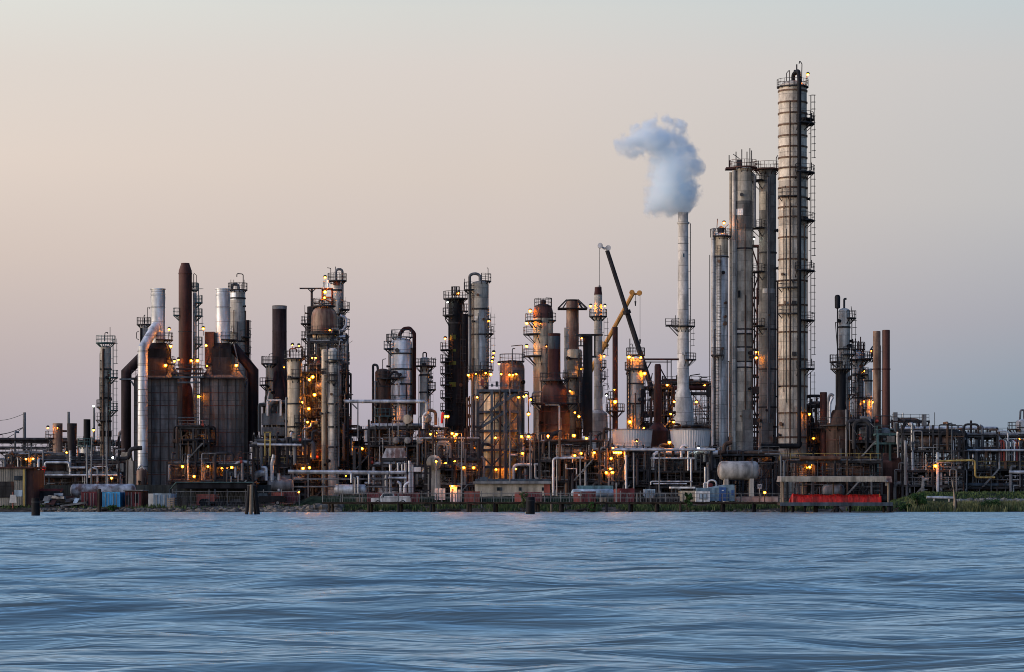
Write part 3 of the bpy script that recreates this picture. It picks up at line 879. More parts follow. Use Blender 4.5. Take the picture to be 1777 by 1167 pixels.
t = column('slim smooth silver grey tower with pale side pipe, lowest of the tall four', 1251, 25, 404, 422, 'silver_dull', dome=.4, name='distillation_tower', rings=[445])
t.part('cladding_band', M().lathe([(t.r + .03, t.z(444)), (t.r + .03, t.z(412))], n=24), 'clad_beige')
t.pipe([(1240, 398, -.7), (1236.5, 402, -.7), (1236.5, 788, -.7)], 6.2, 'clad_pale', 'riser_pipe', n=14)
t.pipe([(1231.5, 443, -.2), (1231.5, 788, -.2)], 1.4, 'steel', 'drain_pipe')
t.plat(410, 0, 360, .55)
t.part('vent_head', M().lathe([(.5, t.z(405)), (.62, t.z(397)), (.2, t.z(393)), (.01, t.z(392))], n=12), 'steel')
t.pipe([(1244, 398, 0), (1245, 380, 0)], 1.4, 'steel', 'mast')
t.pipe([(1259, 408, 0), (1259, 394, 0), (1264, 390, 0)], 1.3, 'steel', 'davit')
t.lamp(1256, 388, dy=-.5)
t = unit('dark table-top steel base under the slim and the twin towers', 1226, 1352, 788, 412, 10, 201, name='tower_table', cat='steel table', nl=1, np=5, nv=4, drums=0, pal=PAL_DARK)

# steam stack
t = stack('pale flue stack venting steam, with ringed joints and two railed platforms', 1185.5, [(369, 17), (372, 17.6), (374, 17.2), (386, 17.2), (386, 22), (389, 22), (389, 17.6), (560, 19.5), (674, 20.5), (697, 34), (712, 34), (715, 36), (745, 36)], 470, 'clad_pale', n=30)
t.r = t.w(9.8)
t.part('joint_rings', M().lathe([(t.w(8.9), t.z(424)), (t.w(9.3), t.z(424)), (t.w(9.3), t.z(422.5)), (t.w(8.9), t.z(422.5))], n=24), 'steel_pale')
t.plat(566, 0, 360, 1.1); t.plat(624, -80, 70, 1.3)
t.boxp('platform_arm', 1155, 1178, 564, 567, 'steel', -.6, .6)
t.part('railing', railing_mesh(M(), [(t.x(1178), -.6, t.z(564)), (t.x(1155), -.6, t.z(564)), (t.x(1155), .6, t.z(564))]), 'steel')
t.part('brace', M().bar((t.x(1161), -.3, t.z(567)), (t.x(1177), -.3, t.z(584)), .16), 'steel')
t.ladder(-5, 566, 622); t.ladder(5, 388, 560, cage=False)
for px in (1172, 1197): t.pipe([(px, 564, -.5), (px, 548, -.5)], 1.1, 'steel', 'mast')
t.boxp('instrument_box', 1183, 1188, 612, 617, 'white', -1.25, -.9)
t.boxp('identification_mark', 1184.6, 1187, 441, 447, 'ink', -.96, -.9)
t = unit('steel table carrying the base cone of the steam stack', 1165, 1236, 743, 466, 9, 202, name='stack_support', cat='steel table', nl=2, np=3, nv=4, drums=0)

# steam plume
BL = [(1142, 300, 21, 0), (1134, 288, 13, -1), (1204, 262, 13, 1), (1212, 290, 12, 2), (1118, 222, 11, -1), (1184, 222, 12, 1), (1076, 246, 11, -2), (1134, 205, 9, 0), (1164, 329, 40, 0), (1137, 356, 20, -1), (1128, 371, 11, -1), (1145, 350, 20, -1), (1192, 331, 25, 1), (1184, 356, 15, 0), (1186, 366, 8, 0), (1169, 290, 33, 1), (1205, 284, 15, 2), (1213, 279, 8, 2), (1121, 246, 26, -1), (1090, 254, 20, -2),
      (1147, 240, 24, 1), (1106, 270, 12, -1), (1177, 240, 15, 2), (1198, 257, 13, 2), (1126, 214, 10, 0), (1160, 206, 10, 1), (1152, 258, 24, 0), (1180, 262, 18, 1), (1188, 245, 12, 1), (1170, 215, 10, 1), (1100, 225, 9, -1)]
def build_steam():
    Y = 470.
    m = M(); cs = []
    for px, py, r, dy in BL:
        c = Vector((X(px, Y), Y + dy * .6, Z(py, Y))); q = r * Y / F; cs.append((c, q))
    m0 = bpy.data.materials.new('steam'); m0.use_nodes = True
    nt = m0.node_tree; nt.nodes.clear()
    geo = nd(nt, 'ShaderNodeNewGeometry')
    n0 = nd(nt, 'ShaderNodeTexNoise'); n0.inputs['Scale'].default_value = .22; n0.inputs['Detail'].default_value = 5
    nt.links.new(geo.outputs['Position'], n0.inputs['Vector'])
    ds = nd(nt, 'ShaderNodeVectorMath', operation='SCALE', i0=nd(nt, 'ShaderNodeVectorMath', operation='SUBTRACT', i0=n0.outputs['Color'], i1=(.5, .5, .5)).outputs[0])
    ds.inputs['Scale'].default_value = 5.4
    P = nd(nt, 'ShaderNodeVectorMath', operation='ADD', i0=geo.outputs['Position'], i1=ds.outputs[0]).outputs[0]
    d = None
    for c, q in cs:
        l = nd(nt, 'ShaderNodeVectorMath', operation='DISTANCE', i0=P, i1=c).outputs['Value']
        v = math_(nt, 'SUBTRACT', 1., math_(nt, 'DIVIDE', l, q))
        d = v if d is None else math_(nt, 'SMOOTH_MAX', d, v, .25)
    n1 = nd(nt, 'ShaderNodeTexNoise'); n1.inputs['Scale'].default_value = .62; n1.inputs['Detail'].default_value = 7; n1.inputs['Roughness'].default_value = .66
    nt.links.new(geo.outputs['Position'], n1.inputs['Vector'])
    d = math_(nt, 'ADD', math_(nt, 'MULTIPLY', d, 1.0), math_(nt, 'MULTIPLY', math_(nt, 'SUBTRACT', n1.outputs[0], .5), 2.9))
    d = math_(nt, 'MULTIPLY', nd(nt, 'ShaderNodeMapRange', i0=d, i1=-.14, i2=.75, i3=0., i4=1.).outputs[0], 1.3)
    pv = nd(nt, 'ShaderNodeVolumePrincipled')
    pv.inputs['Color'].default_value = (.92, .972, 1., 1); pv.inputs['Anisotropy'].default_value = .15
    nt.links.new(d, pv.inputs['Density'])
    nt.links.new(pv.outputs[0], nd(nt, 'ShaderNodeOutputMaterial').inputs['Volume'])
    MATS['steam'] = m0
    for c, q in cs:
        q *= 1.3
        m.lathe([(.01, -q)] + [(q * math.cos(rad(a)), q * math.sin(rad(a))) for a in range(-75, 76, 15)] + [(.01, q)], n=16, cap=False)
        k = 13 * 16; m.v[-k:] = [(x + c.x, y + c.y, z + c.z) for x, y, z in m.v[-k:]]
    o = obj('steam_plume', m, 'steam')
    md = o.modifiers.new('r', 'REMESH'); md.mode = 'VOXEL'; md.voxel_size = .4
    dg = bpy.context.evaluated_depsgraph_get()
    me = bpy.data.meshes.new_from_object(o.evaluated_get(dg))
    o.modifiers.clear(); o.data = me
    o['label'] = 'billowing blue white steam drifting from the top of the flue stack'; o['category'] = 'steam'
build_steam()
SC.cycles.volume_step_rate = .5

# two tapered cooling tower cells
for px0, px1, lab, mat in ((1062, 1132, 'corrugated cooling cell with an orange lamp glowing on its front', 1), (1163, 1233, 'corrugated cooling cell in front of the steam stack, unlit', 0)):
    Y = 411; t = T('cooling_cell', lab, 'cooling tower', (px0 + px1) / 2, Y, group='cooling tower cells')
    r1 = t.w(px1 - px0) / 2; r0 = r1 * .885
    m = M(); n = 96; z1, z0 = t.z(745), t.z(782)
    for k, (r, z) in enumerate(((r0, z0), (r0 + (r1 - r0) * .5, (z0 + z1) / 2), (r1, z1), (r1 - .25, z1), (r0 - .25, z0))):
        for j in range(n):
            a = 6.28319 * j / n; q = r + (.06 if j % 2 else 0)
            m.v.append((q * math.cos(a), q * math.sin(a), z))
    for k in range(4):
        for j in range(n): m.face([k * n + j, k * n + (j + 1) % n, (k + 1) * n + (j + 1) % n, (k + 1) * n + j])
    t.part('fan_stack', m, 'corrugated')
    t.part('rim', M().lathe([(r1 + .07, z1 - .2), (r1 + .14, z1 - .2), (r1 + .14, z1), (r1 + .07, z1)], n=48), 'steel_pale')
    t.part('basin', M().box(-r1 - .2, r1 + .2, -r1, r1, 0, z0 - .03), 'shed_wall')
    t.pipe([((px0 + px1) / 2 + 6, 783, -r1 - .7), ((px0 + px1) / 2 + 6, 768, -r1 - .7)], 1.2, 'steel', 'post')
    if mat: t.lamp((px0 + px1) / 2 + 6, 767, dy=-r1 - .5, kind='sodium', rb=.15)

# ================================================================ far right cluster
t = column('grey tower topped by a vent, behind the black muffler pipe', 1465, 20, 535, 424, 'clad', rings=[567, 605, 640])
t.pipe([(1465, 537, 0), (1465, 519, 0), (1469, 519, 0)], 3.6, 'steel', 'vent_pipe', br=.2)
t.plat(552, -70, 60, 1.0); t.plat(615, -100, 40, .9); t.plat(628, 120, 250, 1.4)
t.ladder(0, 552, 700)
t.pipe([(1479, 550, 0), (1477, 532, 0)], 1.2, 'steel', 'mast')
t = stack('black flared flue with a cowl muffler pipe standing on a furnace', 1459, [(640, 18), (702, 18), (735, 30)], 418, 'black')
t.pipe([(1452.5, 690, -.6), (1452.5, 536, -.6)], 2.2, 'black', 'exhaust_pipe')
t.part('muffler', M().lathe([(.05, 0), (.42, .15), (.45, 1.9), (.3, 2.2), (.01, 2.25)], n=14).shift(t.x(1452.5), -.6, t.z(537)), 'black')
t.pipe([(1455, 640, -.5), (1449, 560, -.5), (1452, 560, -.5)], 1.4, 'black', 'exhaust_pipe', br=.2)
t.plat(640, 0, 360, .8)
t = T('furnace', 'round brown furnace with rust bands and railed top below the black flue', 'furnace', 1459, 414)
t.part('shell', M().lathe([(t.w(25), 0), (t.w(25), t.z(738)), (t.w(19), t.z(722)), (t.w(14), t.z(712))], n=32), 'brown'); t.r = t.w(25)
for py in (745, 763, 790): t.part('band', M().lathe([(t.r, t.z(py + 2)), (t.r + .1, t.z(py + 2)), (t.r + .1, t.z(py)), (t.r, t.z(py))], n=32), 'rust')
dressing(t, 0, t.z(740), 'brown furnace', False); t.plat(738, 0, 360, 1.0)
for px, w, y in ((1465, 4, 712), (1471, 3, 716), (1448, 2.2, 735)): t.pipe([(px, y, -t.r - .4), (px, 840, -t.r - .4)], w, 'pipe' if w > 3 else 'pipe_rust')
t.pipe([(1444, 690, -1), (1439, 700, -1), (1439, 735, -1)], 4.5, 'pipe_clad')
t.pipe([(1446, 688, -.6), (1441, 684, -.6), (1437, 690, -.6), (1437, 730, -.6)], 5, 'pipe')
t = stack('short rusty square-topped chimney between tallest tower and black flue', 1429, [(681, 12), (683, 12.4), (715, 12.4), (742, 12.4)], 420, 'rust')
t.plat(742, 0, 360, .8)
t = column('silver insulated tower lit by orange lamps, with a spiky valve crown', 1489.5, 21, 608, 430, 'silver', rings=[650, 690], rh=.2)
t.plat(624, 0, 360, 1.1); t.plat(606, 0, 360, .5, r=t.r * .6)
for px, py in ((1484, 588), (1489, 592), (1493, 585), (1498, 596)): t.pipe([(px, 612, -.3), (px, py, -.3)], 2, 'rust', 'relief_valve')
t.pipe([(1501, 624, 0), (1501, 596, 0)], 1.1, 'steel', 'mast')
t.lamp(1509, 645, dy=-1.6, rb=.3); t.lamp(1498, 645, dy=-1.6, rb=.16); t.lamp(1497, 698, dy=-1.8, kind='sodium_dim', rb=.18)
t.boxp('door_box', 1478, 1490, 664, 682, 'clad_pale', -1.3, -.8)
t = column('small rust streaked tower tucked beside the two rust stacks', 1507, 13, 640, 428, 'clad', rings=[660, 690])
t.plat(650, 100, 260, .8); t.plat(622, 0, 360, .6); t.ladder(180, 640, 740); t.lamp(1514, 699, dy=-1.4, rb=.3)
t.pipe([(1512, 622, 0), (1512, 605, 0), (1515, 601, 0)], 2.6, 'pipe', 'vent_pipe')
t.pipe([(1513, 606, -.2), (1513, 620, -.2)], 3.2, 'steel', 'vent_pipe'); t.lamp(1511, 610, dy=-.8, rb=.16)
t = stack('paler rust stack with a white streaked lower half, one of two side by side', 1521.5, [(575, 12.4), (577, 13), (640, 12.8), (750, 13.4)], 416, 'rust_pale')
t.part('flange', M().lathe([(t.r, t.z(642)), (t.r + .12, t.z(642)), (t.r + .12, t.z(640)), (t.r, t.z(640))], n=24), 'rust')
t = stack('deep rust stack with a flanged joint, taller of the two side by side', 1537.6, [(573, 12.8), (575, 13.4), (640, 13.2), (752, 14)], 412, 'rust')
t.part('flange', M().lathe([(t.r, t.z(642)), (t.r + .12, t.z(642)), (t.r + .12, t.z(640)), (t.r, t.z(640))], n=24), 'maroon')
t.ladder(180, 600, 745, cage=False)
t = T('furnace', 'dark brick furnace box with a gabled top under a teal steel frame', 'furnace', 1548, 404)
t.part('casing', M().box(t.x(1528), t.x(1567), -.5, 6, 0, t.z(803)), 'brick')
t.part('roof', M().frustum((t.x(1528), t.x(1567), -.5, 6), t.z(803) + .005, (t.x(1537), t.x(1557), 1.5, 4), t.z(786)), 'brick')
t.part('breeching', M().box(t.x(1541), t.x(1553), 1.5, 4, t.z(786), t.z(770)), 'black')
t.steel_frame(1523, 1566, 6.5, [752, 768], 2, mat='teal', decks=(), rails=(752,), floor0=0)
t.boxp('panel', 1539, 1552, 757, 768, 'steel_pale', -.3, 0)
unit('dark pipework bay between the brown furnace and the brick furnace', 1483, 1528, 735, 408, 7, 203, pal=PAL_DARK, nl=4, np=4, nv=12, drums=1, wall=.95, name='process_structure', cat='process unit')
unit('rusted steel bay with lamps at the foot of the tallest tower', 1396, 1438, 703, 424, 7, 204, pal=PAL_DARK, nl=5, nv=10, wall=.8, lamps=[(1399, 812, 'sodium_dim'), (1411, 761, 'sodium_dim')], name='process_structure', cat='process unit')
unit('low pipe rack with rusty valves running behind the covered dock', 1352, 1530, 800, 396, 6, 205, pal=PAL_DARK, nl=2, np=6, nv=14, drums=2, lamps=[(1404, 811, 'sodium')])
unit('back pipe rack behind the furnaces, dark with a walled rear', 1390, 1560, 748, 446, 7, 206, pal=PAL_DARK, nl=3, np=5, nv=10, drums=1, wall=.93)

# right hand racks
t = unit('wide cool grey pipe rack over the levee, with goosenecks and a yellow pipe', 1566, 1672, 752, 398, 8, 207, pal=PAL_COOL, nl=4, np=6, nv=20, drums=2, wall=.55)
t.pipe([(1625, 801, -1.2), (1650, 800, -1.2), (1690, 799, -1.2), (1690, 829, -1.2), (1724, 829, -1.2)], 3.4, 'yellow', 'yellow_pipe', br=.5)
t.lamp(1622, 809, dy=-.8, kind='sodium_dim', rb=.3)
t = unit('cool grey pipe rack of many tiers beside the pale far tower', 1668, 1792, 756, 402, 8, 208, pal=PAL_COOL, nl=4, np=7, nv=22, drums=1, wall=.55)
for i, c in enumerate(('box_maroon', 'red', 'pipe_pale', 'pipe', 'blue_steel', 'pipe_pale', 'box_maroon', 'pipe')):
    px = 1736 + i * 4.5; t.pipe([(px, 800, -.9), (px, 767, -.9), (px - 4, 763, .6)], 3, c)
t.pipe([(1612, 782, -1.4), (1790, 782, -1.4)], 4, 'pipe_pale')
t.pipe([(1746, 820, -2.4), (1800, 820, -2.4)], 6, 'pipe_pale')
t = unit('far pipe rack carrying one thick pale pipe against the sky', 1556, 1740, 757, 470, 8, 209, pal=PAL_COOL, nl=2, np=5, nv=8, drums=0)
t.pipe([(1558, 755, -1), (1558, 744, -1), (1729, 744, -1), (1729, 758, -1)], 6, 'pipe_pale', br=.4)
for px in (1580, 1620, 1640, 1665, 1690, 1715): t.boxp('pipe_support', px, px + 3, 746, 758, 'steel', -1.2, -.7)
t = unit('open pipe bridge with two upright end posts, behind the two rust stacks', 1548, 1612, 730, 480, 6, 210, pal=PAL_COOL, nl=2, np=3, nv=6, drums=0)
t.boxp('end_post', 1550, 1557, 716, 745, 'steel_pale', -.5, .5); t.boxp('end_post', 1600, 1607, 720, 745, 'steel_pale', -.5, .5)
t.part('brace', M().bar((t.x(1557), -.2, t.z(726)), (t.x(1580), -.2, t.z(740)), .25), 'steel')
t = column('pale small tower with a railed side platform at the right frame edge', 1773, 20, 728, 430, 'clad_pale', name='process_column')
t.plat(745, 120, 250, 1.3); t.pipe([(1770, 729, 0), (1771, 712, 0), (1777, 712, 0), (1777, 729, 0)], 3.5, 'pipe', 'vent_pipe'); t.lamp(1765, 763, dy=-2.2, rb=.32)
t.part('skirt', M().lathe([(t.r + .5, 0), (t.r + .5, t.z(770))], n=24), 'concrete')
utility_pole('slender bare mast rising over the far pale pipe', 1622, 716, 500, .16, 'steel', G)
utility_pole('dark stubby post standing above the grey pipe racks', 1685, 730, 430, .5, 'steel', G)

# ================================================================ far left
t = T('warehouse', 'tan ribbed metal shed with rusty roof and dark loading door', 'building', 25, 352, .5)
xa, xb, xr = t.x(-60), t.x(44.5), t.x(57)
top = t.z(812)
t.part('wall', M().box(xa, xb, 0, 9, .25, top - .1), 'tan_wall')
q = M()
for i in range(34): x = xa + (xb - xa) * i / 34; q.box(x, x + .07, -.07, .004, .25, top - .12)
t.part('wall_ribs', q, 'tan_wall')
t.part('side_wall', M().box(xb + .005, xr, .5, 8.5, 0, top - .25), 'rust')
t.part('door', M().box(t.x(-20), t.x(24), -.11, .01, t.z(864), t.z(836)), 'shed_wall')
t.part('window', M().box(t.x(25), t.x(39), -.1, .0, t.z(834), t.z(826)), 'glass'); t.part('window', M().box(t.x(25), t.x(39), -.1, .0, t.z(862), t.z(851)), 'box_grey')
t.part('roof', M().box(xa, t.x(58.5), -.4, 9.2, top - .1, top + .12), 'rust')
t.part('corner_trim', M().box(t.x(40), t.x(43), -.09, .0, 0.2, top - .15), 'yellow')
t.pipe([(3, 812, 2), (3, 797, 2), (-6, 797, 2)], 4.5, 'pipe', 'vent_pipe')
t.boxp('roof_vent', 6, 16, 806, 812, 'rust', 2, 3)
t = T('signboard', 'pale trapezoid board on a red post in front of the tan shed', 'sign', 22.5, 347.5, .4)
t.part('post', M().tube([(0, 0, 0), (0, 0, t.z(854))], .07, 8), 'red')
a = M(); a.frustum((t.x(16.5), t.x(29), -.12, -.08), t.z(873), (t.x(18), t.x(27.5), -.12, -.08), t.z(859)); t.part('board', a, 'clad_pale')
def pile(label, px, w, y0, Y, mat='wood', name='mooring_pile', z=-1.0, lean=0, group=None):
    t = T(name, label, 'pile', px, Y, z, group); t.part('trunk', M().tube([(0, 0, 0), (lean, 0, t.z(y0) * .5), (lean * 2, 0, t.z(y0))], t.w(w) / 2, 14, t.w(w) * .46), mat)
    t.part('cap_band', M().lathe([(t.w(w) * .475, t.z(y0) - .5), (t.w(w) * .5, t.z(y0) - .5), (t.w(w) * .5, t.z(y0) - .35), (t.w(w) * .475, t.z(y0) - .35)], lean * 1.8, 0, 14), 'steel'); return t
pile('stout black round pile in the water before the tan shed', 62, 15.5, 865, 292, 'black')
pile('stout black round pile standing in the water before the pier', 920.5, 16, 863, 315, 'black')
pile('weathered slim timber post between maroon and blue containers', 172.5, 6.5, 849, 344, 'wood', name='timber_post')
t = T('mooring_dolphin', 'timber dolphin of leaning piles bound together in the water', 'dolphin', 438, 307, -1.)
for (x0, y0), (x1, y1), w, mt in (((427, -.4), (432.5, -.1), 6, 'black'), ((436.5, -.8), (437, -.5), 6.2, 'wood_pale'), ((450.5, -.3), (441.5, -.1), 6.4, 'black'), ((443, .7), (439, .3), 5, 'black')):
    t.part('timber_pile', M().tube([(t.x(x0), y0, 0), (t.x(x1), y1, t.z(839 + R.uniform(0, 3)))], t.w(w) / 2, 12, t.w(w) * .45), mt)
t.part('cable_wrap', M().lathe([(.5, t.z(844)), (.56, t.z(844)), (.56, t.z(842.5)), (.5, t.z(842.5))], t.x(437), 0, 14), 'steel')
# containers on the bank
container('maroon container with white door marks beside the timber post', 141, 168, 853.5, 882, 353, 'box_maroon')
container('bright blue container with double doors facing the river', 177.5, 208, 854, 883, 352, 'box_blue')
t = container('rusted-through red container with torn doors next to the blue one', 217, 246, 852, 882, 352.5, 'rust', door='box_maroon')
t.part('torn_hole', M().box(t.x(233), t.x(240), -.06, 0, t.z(873), t.z(857)), 'black')
t.part('roof_plate', M().box(t.x(214), t.x(248), -.3, 6, t.z(852), t.z(850.5)), 'steel_pale')
t.part('torn_hole', M().box(t.x(219), t.x(226), -.06, 0, t.z(876), t.z(860)), 'black')
t = container('pale grey blue container with a light end wall near the pallets', 266, 297, 856.5, 884, 351, 'box_grey')
t.part('end_wall', M().box(t.x(256.5), t.x(265.7), .4, 2.4, 0, t.z(857)), 'clad_pale')
container('red container raised on the trailer under the carport', 341, 372, 858, 877, 362, 'box_red', face='side')
container('short red container half hidden behind the dolphin', 471, 492, 855, 873, 360, 'box_red', face='side')
container('dark maroon container beside the short red one', 493, 511, 853, 873, 362, 'box_maroon', face='side')
container('long maroon container behind the pier railings near the silver manifold', 637, 726, 855, 876, 356, 'box_maroon', face='side')
container('orange red container beside the white guard hut', 806, 832, 853, 876, 357, 'box_red', face='side')
t = container('red container with bright orange end in front of the low tan building', 911, 941, 854, 876, 356, 'box_maroon', face='side')
t.part('end_wall', M().box(t.x(893), t.x(910.6), .1, 2.4, .02, t.z(855)), 'box_red')
t = container('maroon container with orange end and a white plate', 1010, 1034, 853, 875, 356, 'box_maroon', face='side')
t.part('end_wall', M().box(t.x(996), t.x(1009.6), .1, 2.4, .02, t.z(854)), 'box_red'); t.boxp('plate', 1003, 1009, 857, 861, 'white', .02, .1)
t = container('maroon container with orange end, highest on the bank before the cooling cells', 1075, 1101, 848, 872, 359, 'box_maroon', face='side')
t.part('end_wall', M().box(t.x(1066), t.x(1074.6), .1, 2.4, .02, t.z(849)), 'box_red')
container('teal site container under the slanting braces', 1003, 1064, 843, 856, 368, 'box_teal', face='side', zb=1.0)
container('grey site container beside the dark hopper', 1120, 1137, 849, 871, 360, 'box_grey', face='door')
container('beige container behind the leafy shrub on the pier', 1182, 1206, 852, 871, 354, 'clad_beige', face='side')
# flatbed trailer under the carport
t = T('trailer', 'dark flatbed trailer with twin wheels under the carport', 'trailer', 385, 360, .68, None)
t.boxp('bed', 345, 432, 871, 874.5, 'black', 0, 2.4)
for px in (352, 358, 378, 384, 390): t.part('wheel', M().lathe([(.2, .05), (.5, .0), (.5, .3), (.2, .35)], n=14, axis='y').shift(t.x(px), -.05, .5), 'black')
t.boxp('headboard', 399, 420, 866, 871, 'steel', .1, .3)
def pickup(label, px, Y, body, s=1, z=.75, cab='glass'):
    t = T('pickup_truck', label, 'truck', px, Y, z)
    m = M(); m.box(-2.6, 2.6, 0, 1.9, .45, 1.05); m.box(-.9 * 1, 2.5, .02, .1, 1.05, 1.3); m.box(-.9, 2.5, 1.8, 1.88, 1.05, 1.3); m.box(2.44, 2.52, .1, 1.8, 1.05, 1.3)
    m.frustum((-1.5, .5, .05, 1.85), 1.05, (-1.0, .3, .2, 1.7), 1.75)
    t.part('body', m, body)
    t.part('window', M().frustum((-1.3, .3, .02, .06), 1.12, (-.95, .2, .14, .18), 1.66), cab)
    for x in (-1.7, 1.6):
        o = t.part('wheel', M().lathe([(.15, .02), (.38, -.03), (.38, .25), (.15, .27)], n=14, axis='y').shift(x, 0, .38), 'black')
        t.part('rim', M().lathe([(.01, -.03), (.2, -.04), (.2, .05)], n=10, axis='y').shift(x, 0, .38), 'steel_pale', o)
    t.part('headlight', M().box(-2.63, -2.55, .15, .4, .75, .92), 'white')
    return t
pickup('white pickup truck parked behind the pier rail by the long maroon container', 678, 352, 'white')
pickup('black pickup truck parked beside the short red container', 461, 356, 'black')
pickup('dark grey pickup truck parked near the grey site container', 1152, 357, 'steel')
# junk and pallets on the left bank
t = T('scrap_heap', 'heap of scrap plates, beams and timbers beside the tan shed', 'scrap heap', 105, 350, .5)
rr = random.Random(21)
for i in range(34):
    x = rr.uniform(-2.6, 2.6); hz = rr.uniform(0, 1.9) * (1 - abs(x) / 3.4); a = rr.uniform(-.6, .6); l = rr.uniform(.5, 1.7)
    p = Vector((x - l * math.cos(a), rr.uniform(-.6, 1.5), hz + .1)); q = Vector((x + l * math.cos(a), rr.uniform(-.6, 1.5), max(.1, hz + l * math.sin(a) + .1)))
    t.part('scrap_beam', M().bar(p, q, rr.uniform(.1, .35)), rr.choice(['steel', 'rust', 'black', 'blue_steel', 'steel_pale', 'wood', 'dark']))
for i in range(7):
    x = rr.uniform(-2.4, 2.2); z = rr.uniform(.1, 1.1); w = rr.uniform(.4, .9)
    t.part('scrap_sheet', M().frustum((x, x + w, -.7, -.5), z, (x + .2, x + w + .3, -.3, -.1), z + rr.uniform(.3, .8)), rr.choice(['steel_pale', 'steel', 'rust', 'box_grey', 'white']))
t = T('old_tank', 'long rusty tank with peeling white paint lying behind the containers', 'tank', 172, 362, .8)
t.part('shell', drum_mesh(t.x(128), t.x(230), 0, t.z(852), .95, 22), 'peeling')
for px in (140, 178, 215): t.boxp('saddle', px, px + 4, 855, 868, 'concrete', -.7, .7)
t = T('barge_frame', 'dark machine body with a pink edged deck behind the scrap heap', 'machine', 88, 358, .7)
t.boxp('hull', 66, 106, 853, 868, 'dark', -1, 2); t.boxp('deck_edge', 66, 106, 848.5, 852.6, 'box_maroon', -1.1, 2)
t.boxp('engine_box', 97, 112, 856, 863, 'white', -1.6, -1.05)
for k, (x0, x1, z0) in enumerate(((290.5, 301.5, 864), (303, 325, 863))):
    t = T('pallet_stack', ('upright pale slatted crate leaning beside grey container', 'dark grey lattice panels leaning next to the slatted crate')[k], 'pallet', (x0 + x1) / 2, 349.5, .45)
    m = M(); a, b = t.x(x0), t.x(x1); h = t.z(z0)
    for i in range(6): m.box(a, b, -.06, .04, h * i / 6, h * i / 6 + .12)
    for i in range(4 if k == 0 else 8): x = a + (b - a) * i / (3 if k == 0 else 7); m.box(x, x + .09, .045, .14, 0, h)
    t.part('lattice', m, ('wood_pale', 'steel')[k]); t.part('prop', M().bar((0, .2, h * .8), (0, 1., 0), .1), 'wood')
t = T('carport', 'long low teal carport roof with dark underside on slim posts', 'shelter', 366, 366, .9)
a, b, zt = t.x(306), t.x(440), t.z(836.5)
t.part('roof', M().box(a, b, 0, 9, zt - .12, zt), 'teal')
t.part('eave_slope', M().tube([(t.x(292), 3, t.z(848)), (a - .01, 0, zt - .06)], .09, 6), 'teal')
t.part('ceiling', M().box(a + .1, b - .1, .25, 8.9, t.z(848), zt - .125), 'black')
for px in (293, 299, 305, 372, 438): t.boxp('post', px, px + 1.6, 849, 872, 'blue_steel', .1, .25)
t = T('flood_wall', 'long dark grey concrete flood wall behind the left bank containers', 'wall', 270, 373.5, .9)
t.part('panels', M().box(t.x(50), t.x(470), 0, .4, -.2, t.z(842)), 'floodwall')
q = M()
for i in range(28): px = 55 + 15 * i; q.box(t.x(px), t.x(px) + .05, -.03, .003, 0, t.z(843))
t.part('joints', q, 'floodwall')
for lab, px, py, lean in (('thin timber pole behind maroon container, shorter of a close pair', 151, 772, 0), ('stout timber pole behind maroon container, taller of a close pair', 158, 758, .1), ('tall grey utility pole rising over the blue container', 185, 706, 0), ('dark slanting pole behind the rusted red container', 220, 797, .15)):
    utility_pole(lab, px, py, 366, .27, 'wood' if px > 200 else 'steel_pale', .8, 0, lean)
t = utility_pole('tall grey power pole with sagging wires at the left frame edge', 42.5, 716, 560, .9, 'pipe', G)
for (y0, y1, w) in ((718, 722, .05), (741, 747, .09), (741, 770, .07)):
    p = [(t.x(42.5) - (t.x(42.5) - t.x(-40)) * i / 10, 0, t.z(y0 + (y1 - y0) * i / 10) - 1.2 * math.sin(3.14 * i / 10)) for i in range(11)]
    t.part('wire', M().tube(p, w, 5), 'rope')
# left tower
t = column('slim grey tower with rust coloured pipe and teal ladder cage, far left', 183.5, 19, 600, 430, 'clad_grid', rings=[640, 690, 730])
t.pipe([(181, 606, -.9), (180.5, 615, -1.05), (180.5, 800, -1.05)], 4, 'pipe_rust', 'riser_pipe')
t.pipe([(175, 610, -.2), (174, 615, -.2), (174, 800, -.2)], 2, 'pipe', 'riser_pipe')
t.plat(595, 0, 360, .7, mat='teal'); t.plat(655, -60, 60, 1.1, mat='teal'); t.plat(712, -60, 60, 1.1, mat='teal'); t.plat(706, 150, 220, .6)
t.ladder(0, 588, 655, mat='teal'); t.ladder(0, 660, 780, mat='teal')
t.pipe([(182, 592, 0), (182, 578, 0), (187, 577, 0), (187, 580, 0)], 1.4, 'steel', 'davit'); t.pipe([(191, 592, 0), (191, 568, 0)], 1.1, 'steel', 'mast')
t.part('insulation_joint', M().lathe([(t.r, t.z(758)), (t.r + .08, t.z(758)), (t.r + .08, t.z(748)), (t.r, t.z(748))], n=24), 'black')
t = stack('rusty stack with orange lamp glow near its top at far left', 100, [(735, 17), (757, 17), (795, 16.5)], 440, 'rust_pale'); t.lamp(102, 743, dy=-t.r - .35, rb=.1, drop=.3)
t.lamp(84, 743, dy=-.5, rb=.2, drop=3); t.plat(760, 150, 230, 1.2)
t = stack('dark grey wide stack between the glowing rusty stack and black stack', 125, [(735, 16.5), (737, 17), (751, 16.5), (775, 15)], 446, 'dark')
t = stack('black narrow stack standing over a white vessel', 151, [(728, 12), (776, 12.5)], 434, 'black')
t = column('short white vessel below the black narrow stack, teal railed top', 149, 18, 774, 432, 'silver_dull', dome=.2, name='vessel', cat='vessel'); t.plat(773, 0, 360, .5, mat='teal')
t = stack('distant thin grey chimney rising faintly behind left stacks', 119, [(715, 4.5), (740, 5)], 900, 'pipe')
